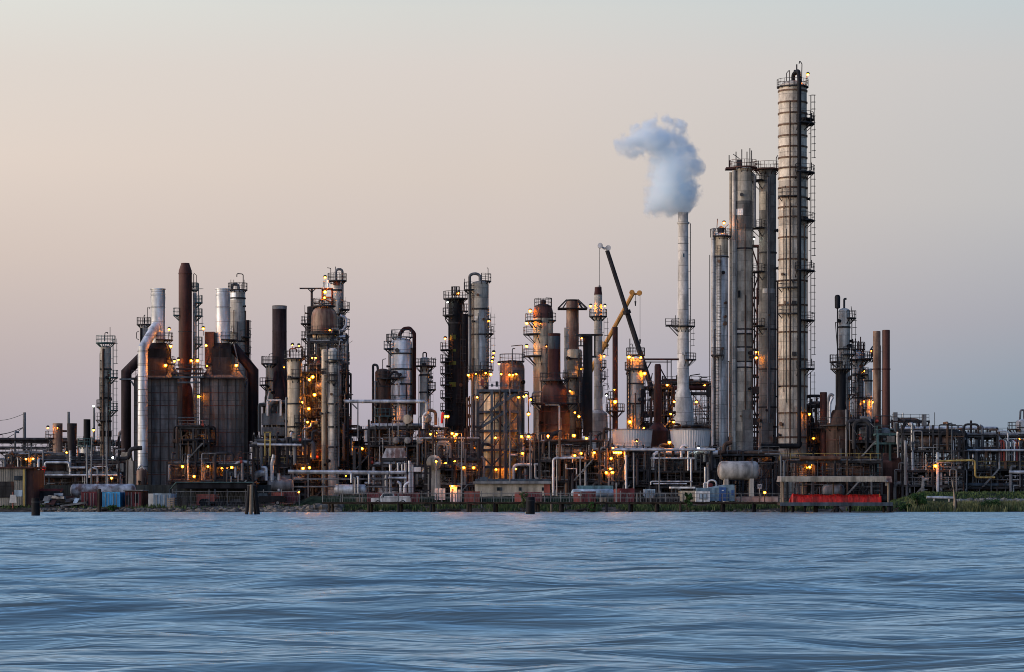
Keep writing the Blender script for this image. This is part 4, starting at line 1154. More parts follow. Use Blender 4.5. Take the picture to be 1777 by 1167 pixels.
t = stack('distant slender mast with a bright white lamp on top', 163, [(707, 3.2), (745, 3.6)], 900, 'pipe'); t.lamp(163, 705, dy=-.3, kind='halide', rb=.5, drop=.3)
t = unit('far left overhead pipe bridge with thick dark pipes against the sky', -20, 104, 766, 470, 7, 220, pal=PAL_DARK, nl=2, np=5, nv=5, drums=0)
t.pipe([(-40, 763, -1), (118, 763, -1)], 6, 'pipe_dark'); t.pipe([(-10, 778, -1.4), (118, 778, -1.4)], 5, 'pipe_dark'); t.pipe([(-10, 786, -1.), (118, 786, -1.)], 4, 'dark')
unit('busy dark pipe structure between the left stacks and the slim grey tower', 86, 206, 770, 448, 8, 221, nl=3, np=5, nv=16, drums=2, wall=.7, lamps=[(117, 786), (127, 786), (164, 747)], name='process_structure', cat='process unit')
unit('low lamp lit pipe rack at the left frame edge behind the shed', 10, 98, 790, 428, 7, 222, nl=2, np=5, nv=8, drums=1, wall=.9, lamps=[(47, 797), (59, 797), (71, 797), (89, 833, 'halide', -2)])
t = unit('pale pipe rack above the long rusty tank', 56, 206, 800, 392, 6, 223, pal=PAL_COOL, nl=3, np=5, nv=16, drums=2, lamps=[(199, 830, 'sodium', -3), (201, 795, 'halide', -3)], wall=.75)
t.pipe([(80, 812, -1), (80, 803, -1), (122, 803, -1), (122, 812, -1), (150, 812, -1)], 4, 'pipe_pale'); t.pipe([(56, 825, -1.2), (206, 825, -1.2)], 3.4, 'pipe_pale')
def windsock(label, px, py0, py1, Y, ptop):
    t = T('windsock', label, 'windsock', px, Y, G); t.part('pole', M().tube([(0, 0, 0), (0, 0, t.z(ptop))], .06, 6), 'steel_pale')
    t.part('sock', M().tube([(.05, -.1, t.z(py0)), (-.12, -.25, t.z((py0 + py1) / 2)), (-.22, -.1, t.z(py1))], t.w(3.4), 10, t.w(1.7)), 'cloth_red')
windsock('limp red windsock hanging over the pale pipe rack at left', 77, 811, 827, 384, 808)
windsock('limp red windsock hanging before the blue grey coolers', 482, 713, 733, 424, 712)
windsock('limp red windsock hanging below the black tower', 769, 717, 735, 406, 715)
# ================================================================ twin furnaces on the left
for cx, sgn, lab in ((275, 1, 'panelled dark furnace block with silver stack and white down-duct'), (390, -1, 'panelled rusty furnace block with silver stack and orange lamps on its casing')):
    t = T('furnace', lab, 'furnace', cx, 425, group='twin panelled furnaces')
    P = lambda p: t.x(cx + sgn * (p - 275))
    def bx(name, x0, x1, y0, y1, mat, d0, d1):
        a, b = sorted((P(x0), P(x1))); return t.part(name, M().box(a, b, d0, d1, t.z(y1), t.z(y0)), mat)
    a, b = sorted((P(238), P(312)))
    t.part('casing', M().box(a, b, -3.2, 3.2, 0, t.z(658)), 'panel')
    q = M()
    for i in range(6): x = a + (b - a) * i / 5; q.box(x - .06, x + .06, -3.3, -3.19, .1, t.z(659))
    t.part('buckstays', q, 'steel')
    q = M()
    for py in (684, 706, 729, 752, 777, 801, 825): q.box(a - .08, b + .08, -3.27, -3.195, t.z(py), t.z(py - 1.4))
    t.part('seam_bands', q, 'rust')
    c, d = sorted((P(255), P(298)))
    t.part('shoulder', M().frustum((a + .01, b - .01, -3.19, 3.19), t.z(658) + .004, (c, d, -2, 2), t.z(634)), 'panel')
    bx('convection_section', 261, 294, 622, 657, ('duct', 'dark')[sgn < 0], -2.9, 2.2)
    bx('convection_section', 261, 294, 607, 621.8, 'black', -2.9, 2.2)
    e, f = sorted((P(261), P(294))); g, h = sorted((P(265), P(289)))
    t.part('stack_transition', M().frustum((e, f, -2.9, 2.2), t.z(606.8), (g, h, -1.2, 1.2), t.z(596)), 'black')
    if sgn > 0: bx('casing_panel', 262, 292, 624, 655, 'brown', -2.98, -2.88)
    # stack
    sx0 = 274 if sgn > 0 else 386.5
    r = t.w(12.2)
    pr = [(r, t.z(597)), (r, t.z(535))]
    for py in (534, 515, 510): pr += [(r + .08, t.z(py + .6)), (r + .08, t.z(py)), (r, t.z(py) + .01)]
    pr += [(r, t.z(503)), (r * 1.1, t.z(503)), (r * 1.1, t.z(501.5)), (r * .9, t.z(501.5)), (r * .9, t.z(510))]
    t.part('stack', M().lathe(pr, n=32, cap=False).shift(t.x(sx0), 0, 0), 'silver')
    # dark duct
    if sgn > 0: pts = [(262, 604), (219.5, 647), (219.5, 785)]
    else: pts = [(404, 601), (440.5, 645), (440.5, 766)]
    t.part('flue_duct', M().tube([(t.x(p[0]), -.4, t.z(p[1])) for p in pts], t.w(8.6), 20), 'duct')
    t.part('duct_bracket', M().bar((t.x(pts[1][0] - 10), -1.3, t.z(659)), (P(260), -1.3, t.z(659)), .25).bar((t.x(pts[1][0] + 10 * sgn), -1.3, t.z(662)), (P(240), -1.3, t.z(678)), .25), 'blue_steel')
    # platforms
    m = M(); z = t.z(657.5); m.box(a - .4, b + .3, -4.3, -3.21, z - .15, z)
    o = t.part('walkway', m, 'steel'); t.part('railing', railing_mesh(M(), [(a - .3, -4.2, z), (b + .2, -4.2, z)]), 'steel', o)
    t.r = r
    t.plat(590, -90, 90, 1.3, r=r, cx=t.x(sx0))
    for py in (632,):
        z = t.z(py); x = P(295); x2 = P(303); lo, hi = sorted((x, x2))
        o = t.part('platform', M().box(lo, hi, -2.5, .5, z - .15, z), 'steel'); t.part('railing', railing_mesh(M(), [(lo, -2.5, z), (hi, -2.5, z), (hi, .5, z)]), 'steel', o)
    t.part('brace', M().bar((P(292), -2.4, t.z(598)), (P(302), -2.4, t.z(630)), .2).bar((P(292), -2.4, t.z(630)), (P(302), -2.4, t.z(602)), .12), 'steel')
    q = M()
    for xx in (P(243), P(246)): q.bar((xx, -3.5, 1), (xx, -3.5, t.z(658)), .1)
    t.part('conduit', q, 'steel')
    if sgn > 0:
        t.part('white_duct', M().tube([(t.x(254.5), -4.4, 1.), (t.x(254.5), -4.4, t.z(607)), (t.x(273), -1.0, t.z(566))], t.w(8.6), 24), 'silver')
        q = M()
        for py in range(612, 820, 22): q.lathe([(t.w(8.6), t.z(py + 1)), (t.w(8.6) + .07, t.z(py + 1)), (t.w(8.6) + .07, t.z(py)), (t.w(8.6), t.z(py))], t.x(254.5), -4.4, 24)
        t.part('duct_bands', q, 'steel_pale')
        for l in ((298, 574), (301, 603), (307, 629), (292, 636)): t.lamp(*l, dy=-3.2, rb=.26)
    else:
        for l in ((357, 573), (362, 602), (347, 628), (414, 636)): t.lamp(*l, dy=-3.4, rb=.28)
        for l in ((350, 690), (352, 757)): t.lamp(*l, dy=-3.9, rb=.3)
        t.lamp(363, 637, dy=-3.2, rb=.15)
        for l in ((391, 814), (407, 812)): t.lamp(*l, dy=-4.6, rb=.3)
        t.boxp('control_box', 393, 404, 808, 822, 'white', -4.5, -4.1)
        bx('side_duct', 292, 308, 577, 640, 'rust', -1.5, 1.5)
        t.pipe([(384, 597, -2.8), (384, 640, -2.95)], 1.6, 'steel')
        t.part('tie_rod', M().bar((t.x(408), -2, t.z(598)), (t.x(418), -2, t.z(640)), .15), 'steel_pale')
t = T('duct_hopper', 'tan concrete hopper base below the left dark duct', 'hopper', 219.5, 424)
t.part('throat', M().frustum((-.9, .9, -.9, .9), t.z(800), (-.75, .75, -.75, .75), t.z(785.5)), 'tan_wall')
t.part('base', M().frustum((-1.3, 1.3, -1.3, 1.3), 0, (-1.25, 1.25, -1.25, 1.25), t.z(800.2)), 'concrete'); t.boxp('side_wall', 204, 208, 796, 850, 'white', -1.6, -1.3)
t = column('small rust mottled dome vessel at the foot of the white duct', 246.5, 19, 813, 404, 'rust_pale', name='vessel', cat='vessel'); t.pipe([(240, 815), (246, 806), (252, 815)], 3, 'pipe_pale', 'vent_pipe', dy=-.5)
t = stack('tall red brown smokestack with tapered tip, rising between the furnaces', 321.5, [(457, 14.5), (459, 15), (470, 22.5), (474, 23), (474.5, 24), (476, 24), (476.3, 23), (640, 23), (655, 20), (664, 17), (676, 25), (700, 28), (718, 28), (722, 32), (770, 32)], 431, 'rust', n=30)
t.part('joint_band', M().lathe([(t.w(11.5), t.z(577)), (t.w(12.1), t.z(577)), (t.w(12.1), t.z(575.5)), (t.w(11.5), t.z(575.5))], n=28), 'steel')
t.r = t.w(11.5); t.plat(547, 140, 215, .9, mat='teal'); t.ladder(0, 476, 500, cage=False)
t = T('ladder_tower', 'teal stair ladder tower with small platforms hugging the red brown smokestack', 'ladder tower', 338, 432)
t.r = t.w(3.4); t.part('riser', M().tube([(0, 0, 0), (0, 0, t.z(508))], t.r, 12), 'pipe_clad')
for py in (525, 548, 597): t.plat(py, -80, 80, .95, mat='teal')
t.plat(503, 0, 360, .25, mat='teal')
for a_, b_ in ((492, 525), (525, 548), (548, 597), (597, 650)): t.ladder(0, a_, b_, mat='teal')
t.ladder(-20, 660, 800, mat='teal')
t.pipe([(341, 502, 0), (341, 478, 0), (336, 474, 0)], 1, 'steel', 'mast')
t.lamp(334, 627, dy=-1.5, rb=.28); t.lamp(313, 626, dy=-2.5, rb=.2)
t = T('catwalk', 'crowded dark catwalk bridging the two furnaces around the smokestack', 'catwalk', 331, 424)
for py, x0, x1, d0 in ((655, 306, 358, -3.6), (648, 300, 362, -2.6), (640, 308, 352, -2.2), (664, 312, 352, -3.4)):
    z = t.z(py); o = t.part('deck', M().box(t.x(x0), t.x(x1), d0, d0 + 1.2, z - .25, z), 'blue_steel' if py in (655, 664) else 'rust')
    t.part('railing', railing_mesh(M(), [(t.x(x0), d0, z), (t.x(x1), d0, z)]), 'steel', o)
for i, px in enumerate((346, 349, 352, 355)): t.pipe([(px, 640, -3.2), (px, 830, -3.2)], 1.6, ('steel', 'brown', 'black', 'steel')[i])
t.pipe([(315, 770, -3.6), (315, 752, -3.6), (330, 752, -3.6), (330, 790, -3.6)], 4, 'brown'); t.pipe([(329, 800, -4), (329, 752, -4), (339, 752, -4), (339, 815, -4)], 4.4, 'pipe_rust')
t.pipe([(322, 790, -4), (322, 750, -4)], 6, 'black'); t.boxp('beam', 313, 349, 725, 727, 'blue_steel', -3.3, -2.8)
t.boxp('gear_box', 332, 344, 812, 822, 'steel_pale', -4, -3)
unit('pump deck with lamps and red brown pipes before the right furnace foot', 290, 440, 806, 400, 7, 230, nl=2, np=5, nv=22, drums=2, lamps=[(318, 810), (338, 827), (362, 810)], pal=PAL, wall=.7, name='process_structure', cat='process unit')
unit('dark pipework standing between the two furnaces at ground level', 308, 362, 742, 417, 5, 231, nl=4, np=3, nv=12, drums=0, pal=PAL_DARK, wall=.9, name='process_structure', cat='process unit')
t = column('slim tower behind silver stack with railed top and black riser', 249.5, 14, 566, 442, 'clad', rings=[600])
t.plat(563, 0, 360, .5); t.pipe([(246, 570, -.8), (246, 640, -.8)], 4, 'black', 'riser_pipe'); t.pipe([(250, 562, 0), (250, 548, 0), (252, 547, 0)], 1.6, 'steel', 'davit'); t.pipe([(256, 562, 0), (256, 534, 0), (259, 533, 0), (260, 537, 0)], 1, 'steel', 'mast')
t.pipe([(241, 575, 0), (237, 577, 0), (237, 588, 0), (241, 590, 0)], 1.2, 'steel', 'gauge_loop')
t = column('grid clad tower with gooseneck davit behind the right silver stack', 412.5, 26.5, 504, 450, 'clad_grid', dome=.3, name='process_column', rings=[517, 592])
t.plat(503, 0, 360, .35); t.pipe([(402, 506, 0), (402, 494, 0), (412, 493, 0), (414, 502, 0)], 5, 'pipe', 'vapour_pipe'); t.pipe([(422, 502, 0), (422, 476, 0), (411, 475, 0), (411, 481, 0)], 1.6, 'steel', 'davit', br=.3)
for px in (401, 406, 424): t.pipe([(px, 500, -.3), (px, 486, -.3)], 1, 'steel', 'mast')
t.plat(585, -60, 60, .9); t.plat(612, -60, 60, .9); t.ladder(0, 556, 660); t.part('cladding_band', M().lathe([(t.r + .03, t.z(521)), (t.r + .03, t.z(509))], n=14, a0=185, a1=265), 'silver')
for py in (570, 592): t.part('cladding_band', M().lathe([(t.r + .04, t.z(py + 8)), (t.r + .04, t.z(py))], n=8, a0=200, a1=240), 'clad_pale')
t = stack('thin red brown chimney clinging to the grid clad tower', 430, [(556, 6.5), (640, 7)], 452, 'maroon')

# ================================================================ between furnaces and reactor
t = stack('dark flat-topped smokestack with a flared cone base', 485, [(531, 25), (532, 25.5), (535, 25), (574, 25), (575, 25.6), (577, 25), (640, 25.5), (655, 28), (690, 52), (745, 54)], 436, 'soot', n=30)
t.part('pale_lip', M().lathe([(t.w(12.6), t.z(537)), (t.w(12.75), t.z(537)), (t.w(12.9), t.z(532)), (t.w(12.6), t.z(532))], n=28), 'steel_pale')
t.part('cone_ribs', M().bar((t.x(470), -2.3, t.z(692)), (t.x(480), -1.3, t.z(645)), .3).bar((t.x(499), -2.3, t.z(692)), (t.x(490), -1.3, t.z(645)), .3), 'maroon')
t = column('small beige tower tucked beside the dark flat-topped smokestack', 467.5, 13, 633, 428, 'clad_beige', rings=[660])
t.plat(631, 0, 360, .7); t.pipe([(467, 630, 0), (467, 615, 0), (474, 614, 0)], 1.2, 'steel', 'davit'); t.plat(668, 120, 250, 1.)
t = column('beige tower with lamplit edge and looping pipes on its railed top', 511, 25, 623, 414, 'clad_beige', dome=.1, rings=[657, 700, 740])
t.plat(622, 0, 360, .5); t.plat(655, -100, 0, .9)
t.pipe([(503, 620, -.5), (503, 606, -.5), (515, 606, -.5), (515, 612, -.5)], 2.4, 'rust', 'vapour_pipe'); t.pipe([(512, 604, -.8), (526, 603, -.8), (526, 624, -.8), (521, 632, -.8), (521, 690, -.8)], 2.6, 'pipe_rust', 'vapour_pipe')
t.lamp(508, 600, dy=-.6, rb=.14, kind='sodium_dim'); t.lamp(519, 601, dy=-.6, rb=.14, kind='sodium_dim'); t.lamp(497, 640, dy=-4, rb=.12, kind='sodium_dim')
t = unit('blue grey fin-fan cooler frame under the flared cone', 452, 500, 702, 420, 6, 240, name='cooler_frame', cat='process unit', pal=PAL_COOL, nl=3, np=3, nv=8, drums=0, wall=.95)
t.boxp('cooler_panel', 455, 496, 718, 738, 'blue_steel', -.9, -.5); t.boxp('cooler_panel', 455, 496, 742, 757, 'blue_steel', -.9, -.5)
t.part('gantry', M().bar((t.x(465), -1, t.z(722)), (t.x(465), -1, t.z(695)), .3).bar((t.x(465), -1, t.z(695)), (t.x(488), -1, t.z(695)), .3).bar((t.x(488), -1, t.z(695)), (t.x(488), -1, t.z(722)), .3).bar((t.x(465), -1, t.z(695)), (t.x(468), -1, t.z(680)), .2), 'pipe_pale')
t = unit('dark pump bay with a yellow frame and large grey elbow pipes', 440, 530, 768, 404, 7, 241, nl=3, np=5, nv=18, drums=2, lamps=[(527, 813, 'sodium', -1.2), (538, 812, 'sodium', -1.2)], wall=.8, name='process_structure', cat='process unit')
t.pipe([(448, 772, -1.2), (524, 773, -1.2)], 4.5, 'pipe_pale')
t.part('yellow_frame', M().bar((t.x(461), -1.3, t.z(792)), (t.x(461), -1.3, t.z(750)), .2).bar((t.x(470), -1.3, t.z(792)), (t.x(470), -1.3, t.z(750)), .2).bar((t.x(459), -1.3, t.z(751)), (t.x(472), -1.3, t.z(751)), .2).bar((t.x(461), -1.3, t.z(765)), (t.x(470), -1.3, t.z(765)), .15), 'yellow')
t.pipe([(442, 850, -1.6), (442, 824, -1.6), (466, 820, -1.6)], 12, 'pipe_clad', br=1.2); t.pipe([(474, 840, -2), (474, 806, -2), (478, 790, -2)], 7, 'pipe_clad'); t.pipe([(486, 852, -2), (486, 822, -2)], 6, 'pipe_clad'); t.pipe([(464, 835, -2), (464, 812, -2), (456, 812, -2)], 6, 'pipe_clad')
t.part('drum', drum_mesh(t.x(470), t.x(506), -1.5, t.z(842), .95), 'pipe')

# ================================================================ reactor cluster
t = T('reactor', 'rusty domed reactor vessel on a pale cone in the lamplit cluster', 'reactor', 562.5, 420)
t.r = t.w(22)
t.part('shell', M().lathe([(t.r, t.z(577)), (t.r, t.z(550)), (t.r * .95, t.z(543)), (t.r * .8, t.z(537)), (t.r * .5, t.z(533)), (.01, t.z(531.5))], n=32, cap=False), 'rust_pale')
t.part('ring', M().lathe([(t.r, t.z(579)), (t.r + .25, t.z(579)), (t.r + .25, t.z(576)), (t.r, t.z(576))], n=32), 'steel')
t.part('cone', M().lathe([(t.w(11), 0), (t.w(11), t.z(618)), (t.w(16), t.z(604)), (t.w(20), t.z(585)), (t.r, t.z(578))], n=28, cap=False), 'clad_beige')
t.plat(580, 0, 360, .9); t.plat(531, 0, 360, .6, r=t.r * .6); t.plat(616, 0, 360, 1.2, r=t.w(14))
t.pipe([(551, 640, -2.2), (551, 580, -2.2)], 2.4, 'black'); t.pipe([(579, 575, -1.5), (579, 600, -1.5)], 2.4, 'pipe')
t.pipe([(556, 530, -.6), (554, 522, -.6), (564, 520, -.6), (576, 526, -.6)], 3, 'brown'); t.pipe([(590, 548, -.3), (601, 552, -.3), (601, 566, -.3), (592, 576, -.3)], 5, 'pipe_pale', br=.5)
t.pipe([(584, 592, -1), (588, 586, -1), (602, 585, -1)], 5, 'pipe_pale', br=.3); t.boxp('top_beam', 545, 575, 526, 529, 'blue_steel', -1, -.4)
for px, py in ((562, 488), (570, 487)): t.pipe([(px, py + 14, -.5), (px, py, -.5)], 3, 'silver', 'relief_valve')
t.steel_frame(559, 576, 2, [500, 515, 529], 1, mat='rust', floor0=t.z(531), rails=(515,), w=.2)
for l, rb in (((565, 483), .27), ((565, 508), .3), ((564, 518), .25), ((574, 575), .14)): t.lamp(*l, dy=-1.2, rb=rb)
t.lamp(574, 575, dy=-2.7, rb=.15, kind='sodium_dim')
unit('lattice of platforms and pipes wrapped around the reactor cone', 536, 601, 592, 417, 3.5, 251, nl=7, np=3, nv=14, drums=0, vessels=2, big=.24, rails=1.6, name='process_structure', cat='process unit')
t = T('davit_crane', 'slim tee shaped maintenance davit rising behind the rusty dome', 'davit', 541, 424)
t.part('post', M().bar((0, 0, 0), (0, 0, t.z(500)), .35), 'steel'); t.part('jib', M().box(t.x(520), t.x(560), -.2, .2, t.z(502), t.z(499.8)), 'steel'); t.part('brace', M().bar((0, -.1, t.z(508)), (t.x(534), -.1, t.z(501)), .15).bar((0, -.1, t.z(508)), (t.x(548), -.1, t.z(501)), .15), 'steel')
t = column('dark tower with side platforms behind the rusty reactor dome', 541, 16, 532, 430, 'dark', dome=.1, rings=[560, 600])
for py in (562, 588, 618): t.plat(py, 120, 250, 1.0)
t.ladder(180, 556, 585); t.ladder(180, 590, 660); t.pipe([(529, 560, 0), (529, 530, 0)], 1, 'steel', 'mast')
t = column('reactor cluster main tower with hairpin overhead pipe and many platforms', 585, 20, 490, 425, 'clad', dome=.3, rings=[503, 545, 600, 640, 690])
t.pipe([(583, 492, -.4), (583, 468, -.4), (594.5, 468, -.4), (594.5, 500, -.4), (594.5, 800, -.9)], 4.4, 'pipe', 'overhead_pipe', br=.52, n=12)
t.plat(487, 0, 360, .6); t.plat(537, -70, 70, 1.1); t.plat(566, -70, 60, 1.1); t.plat(608, -80, 70, 1.0); t.plat(624, -110, 60, 1.1); t.plat(660, -80, 60, .9)
t.ladder(0, 540, 566); t.ladder(0, 566, 608); t.ladder(10, 610, 690)
t.pipe([(600, 625, -.5), (600, 602, -.5), (590, 599, -.5)], 4.5, 'pipe', br=.5); t.pipe([(600, 620, -.5), (600, 700, -.5)], 4, 'pipe_dark')
t.lamp(603, 588, dy=-.4, rb=.2); t.boxp('top_band', 579, 591, 489, 496, 'rust', -1.1, -.9)
t.pipe([(574, 487, 0), (574, 466, 0), (568, 465, 0)], 1.2, 'steel', 'davit'); t.pipe([(582, 486, 0), (582, 463, 0)], 1.2, 'steel', 'mast')
t = column('lamplit beige slim tower with ladder cage before reactor cluster', 563, 10, 606, 412, 'clad_beige', rings=[640]); t.ladder(-70, 612, 700, mat='steel_pale')
t = column('grey tower with blue railed platform in front of reactor cluster', 577.5, 17, 604, 410, 'clad', rings=[628, 650, 700, 740, 775]); t.plat(624, -120, -10, .8, mat='blue_steel'); t.plat(660, -130, -60, .6); t.ladder(-60, 640, 800)
t.pipe([(588, 600, -.4), (588, 810, -.6)], 3.4, 'pipe'); t.pipe([(568, 602, -.4), (568, 690, -.6)], 2, 'blue_steel')
t = unit('lamp studded pipe and platform tangle at the heart of reactor cluster', 525, 604, 645, 416, 7, 250, nl=6, np=4, nv=30, drums=2, vessels=3, big=.28, wall=.62, name='process_structure', cat='process unit')
for l, rb in (((544, 655), .3), ((538, 660), .26), ((547, 686), .3), ((525, 699), .3), ((537, 710), .32), ((522, 731), .17), ((535, 733), .2), ((543, 622), .2), ((549, 622), .16)): t.lamp(*l, dy=-1.4, rb=rb)
t.lamp(545, 789, dy=-2.4, rb=.36); t.pipe([(541, 735, -1.2), (541, 742, -1.6), (526, 746, -1.6), (526, 793, -1.6), (543, 793, -1.6)], 3.4, 'pipe_pale'); t.pipe([(544, 733, -1.1), (544, 800, -1.1)], 2.6, 'brown')
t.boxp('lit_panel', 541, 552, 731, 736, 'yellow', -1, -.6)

# ================================================================ centre left: drums and silver column
t = T('overhead_pipeline', 'long pale overhead pipe crossing from reactor cluster to knockout drums', 'pipeline', 670, 402)
t.pipe([(598, 697, 0), (738, 697, 0), (741, 700, 0), (741, 718, 0)], 6.2, 'pipe_pale', n=14, br=.7)
for px in (620, 690): t.boxp('support', px, px + 2, 700, 760, 'pipe', -.2, .2); 
t.part('brace', M().bar((t.x(611), 0, t.z(701)), (t.x(620), 0, t.z(710)), .2), 'pipe')
t.pipe([(741, 716, 0), (735, 722, 0), (735, 745, 0)], 6, 'pipe_clad'); t.pipe([(743, 712, 0), (756, 714, 0), (756, 738, 0)], 5.5, 'pipe_rust')
t.steel_frame(614, 624, 2, [775], 1, floor0=0)
t = column('silver grid-clad dome tower with pale lamplit flank and rusty riser', 697, 36, 587, 420, 'silver', dome=.45, rings=[613, 640, 666, 700, 730])
t.plat(585, 150, 380, .5, r=t.r * .72, mat='blue_steel'); t.pipe([(694, 590, -.2), (694, 580, -.2), (701, 571, -.2), (711, 570, -.2), (719, 579, -.2), (719, 720, -.4)], 6.6, 'maroon', 'overhead_pipe', br=.25, n=14)
t.plat(605, 130, 220, 1.2, mat='blue_steel'); t.plat(655, 190, 290, 1.0); t.plat(700, 230, 330, .9)
t.pipe([(680, 585, -.2), (680, 575, -.2)], 1, 'steel', 'mast'); t.pipe([(686, 668, -2), (693, 664, -2), (693, 690, -2)], 3.6, 'clad_pale'); t.lamp(676, 720, dy=-2.7, rb=.32)
t = column('brown rust tower with swan-neck pipe before the silver dome tower', 664.5, 27, 640, 414, 'brown', dome=.5, rings=[670, 715])
t.pipe([(656, 644, -.2), (655, 634, -.2), (647.5, 633, -.2), (647.5, 780, -.2)], 4.2, 'pipe_dark', 'overhead_pipe', br=.6)
t.plat(657, -110, 30, 1.1); t.plat(722, -130, 0, .8, mat='teal'); t.pipe([(676, 655, -1), (683, 645, -1), (693, 650, -1), (693, 656, -1)], 4, 'dark'); t.pipe([(664, 640, 0), (664, 624, 0), (670, 623, 0)], 1.3, 'steel', 'davit')
t = column('narrow grey tower behind the silver dome tower', 680, 9, 596, 434, 'clad_dark'); t.plat(592, 0, 360, .5)
t = column('small olive grey tower with two railed platforms beside the rusty riser', 737, 17, 620, 422, 'clad', dome=.5, rings=[650, 680])
t.plat(635, 0, 360, 1.0); t.plat(676, -60, 70, 1.0); t.pipe([(734, 622, 0), (734, 612, 0), (740, 612, 0), (740, 622, 0)], 2.2, 'steel', 'vent_pipe'); t.ladder(0, 620, 660); t.boxp('manway', 733, 740, 631, 635, 'black', -.95, -.7)
t = unit('heavy steel table carrying horizontal drums and a white hood cooler', 640, 772, 742, 408, 8, 260, name='process_structure', cat='process unit', nl=4, np=5, nv=22, drums=3, wall=.85, lamps=[(757, 753), (747, 754, 'sodium_dim'), (789, 757), (791, 764, 'sodium_dim'), (789, 801), (774, 804), (760, 804)])
t.part('drum', M().lathe([(t.w(8), 0), (t.w(8), 5), (.01, 5.6)], n=20, axis='y').shift(t.x(707), -1, t.z(728)), 'clad_beige'); t.part('drum', M().lathe([(.01, -.5), (t.w(8), 0), (t.w(8), 5)], n=20, axis='y').shift(t.x(740), -1, t.z(726)), 'clad_beige')
for px in (685, 705, 726, 748): t.part('exchanger_head', M().lathe([(.01, -.35), (.45, -.25), (.55, 0), (.55, 3)], n=16, axis='y').shift(t.x(px + 3), -.6, t.z(765)), 'steel_pale')
t = T('hood_cooler', 'white metal hood with rust runs above the silver manifold', 'cooler', 684, 396, )
t.part('hood', M().frustum((t.x(664), t.x(706), -2, 2), t.z(795), (t.x(671), t.x(701), -1.6, 1.6), t.z(778)), 'peeling'); t.boxp('frame', 663, 707, 795.3, 800, 'steel', -2, 2); t.boxp('crown', 668, 704, 775.5, 777.8, 'pipe_rust', -1.7, 1.7)
for px in (664, 704): t.boxp('leg', px, px + 2, 800, 866, 'steel', -1.9, -1.7)
t = T('pipe_manifold', 'silver banded manifold of tall vertical pipes below the white hood', 'pipe manifold', 690, 386)
for px, y0, y1, w in ((678, 806, 856, 5.5), (691, 804, 826, 4), (698, 806, 826, 4), (704, 804, 856, 5.5), (711, 800, 862, 5.5), (716, 806, 862, 4)): t.pipe([(px, y0, -.5), (px, y1, -.5)], w, 'pipe_clad', n=12)
t.pipe([(671, 860, -1), (671, 821, -1), (705, 820, -1)], 6, 'pipe_clad', n=12); t.pipe([(674, 830, -1.4), (706, 830, -1.4)], 4.6, 'pipe_clad'); t.pipe([(696, 860, -1.6), (696, 840, -1.6), (690, 836, -1.6)], 4.6, 'pipe_clad'); t.pipe([(703, 862, -1.8), (703, 842, -1.8), (710, 838, -1.8)], 5, 'pipe_clad')
t.steel_frame(664, 746, 3, [808, 820, 850], 3, mat='steel', w=.2)
t.boxp('white_box', 718, 731, 811, 819, 'white', -.6, 0)
t = T('main_pipeline', 'long pale blue banded pipeline low above the flood wall, centre left', 'pipeline', 580, 383)
t.pipe([(500, 819, 0), (674, 821, 0)], 7, 'pipe_clad', n=14)
for i in range(7): px = 508 + 26 * i; t.boxp('support', px, px + 1.6, 822, 870, 'pipe', -.25, -.1)
for py, w in ((832, 3), (845, 3)): t.pipe([(510, py, .4), (672, py, .4)], w, 'pipe')
for px, y0, y1 in ((622, 828, 858), (617, 830, 858), (641, 822, 840), (610, 822, 838)): t.pipe([(px - 3, y0, -.6), (px, y0, -.6), (px, y1, -.6)], 3.2, 'pipe_clad')
t.part('drum', drum_mesh(t.x(583), t.x(632), .8, t.z(850), .75), 'pipe_pale'); t.lamp(519, 854, dy=-.4, rb=.2); t.lamp(599, 826, dy=1.4, rb=.12, kind='sodium_dim')
t = unit('dark unit with small red platform cabin under the overhead pale pipe', 598, 648, 752, 418, 6, 261, name='process_structure', cat='process unit', nl=3, np=4, nv=10, drums=1, wall=.9, lamps=[(599, 748, 'sodium_dim'), (629, 779)])
t.boxp('cabin', 603, 610, 728, 738, 'box_red', -.6, .6); t.boxp('cabin_frame', 594, 622, 738, 741, 'rust', -.8, .8)
unit('back pipe tangle between reactor cluster and the knockout drums', 590, 660, 775, 452, 7, 262, pal=PAL_DARK, nl=2, np=5, nv=8, drums=1, wall=.95, name='process_structure', cat='process unit')

# ================================================================ centre: black tower, hairpin column, braced frame
t = column('black tower with three vent pipes and lit yellowish patches', 790.5, 25, 517, 424, 'black', dome=.1, rings=[560, 626, 690])
for px in (785.5, 788.6, 791.8): t.pipe([(px, 520, -.3), (px, 498, -.3)], 1.4, 'dark', 'vent_pipe')
t.plat(518, 0, 360, .8); t.plat(510, 0, 360, .2, r=.5); t.pipe([(782, 520, -.6), (774, 523, -.6), (773, 555, -.6), (779, 565, -.6), (779, 630, -.6)], 2, 'steel', 'overhead_pipe'); t.plat(547, 120, 260, .9)
for py in (607, 628, 648, 668, 690, 712): t.plat(py, 130, 250, 1.3)
t.part('shoulder', M().lathe([(t.w(15.5), t.z(740)), (t.w(15.5), t.z(630)), (t.w(12.6), t.z(622))], n=28, cap=False), 'black'); t.part('riser', M().tube([(t.x(775), -.8, t.z(800)), (t.x(775), -.8, t.z(622))], t.w(3), 12), 'dark')
for a_, b_ in ((582, 590), (607, 611), (628, 634), (664, 672)): t.part('painted_lamplight', M().lathe([(t.r + .04 + (.9 if a_ > 620 else 0) * .35, t.z(b_)), (t.r + .04 + (.9 if a_ > 620 else 0) * .35, t.z(a_))], n=8, a0=225, a1=275), 'olive')  # lamp-lit areas of the shell, painted on as olive patches
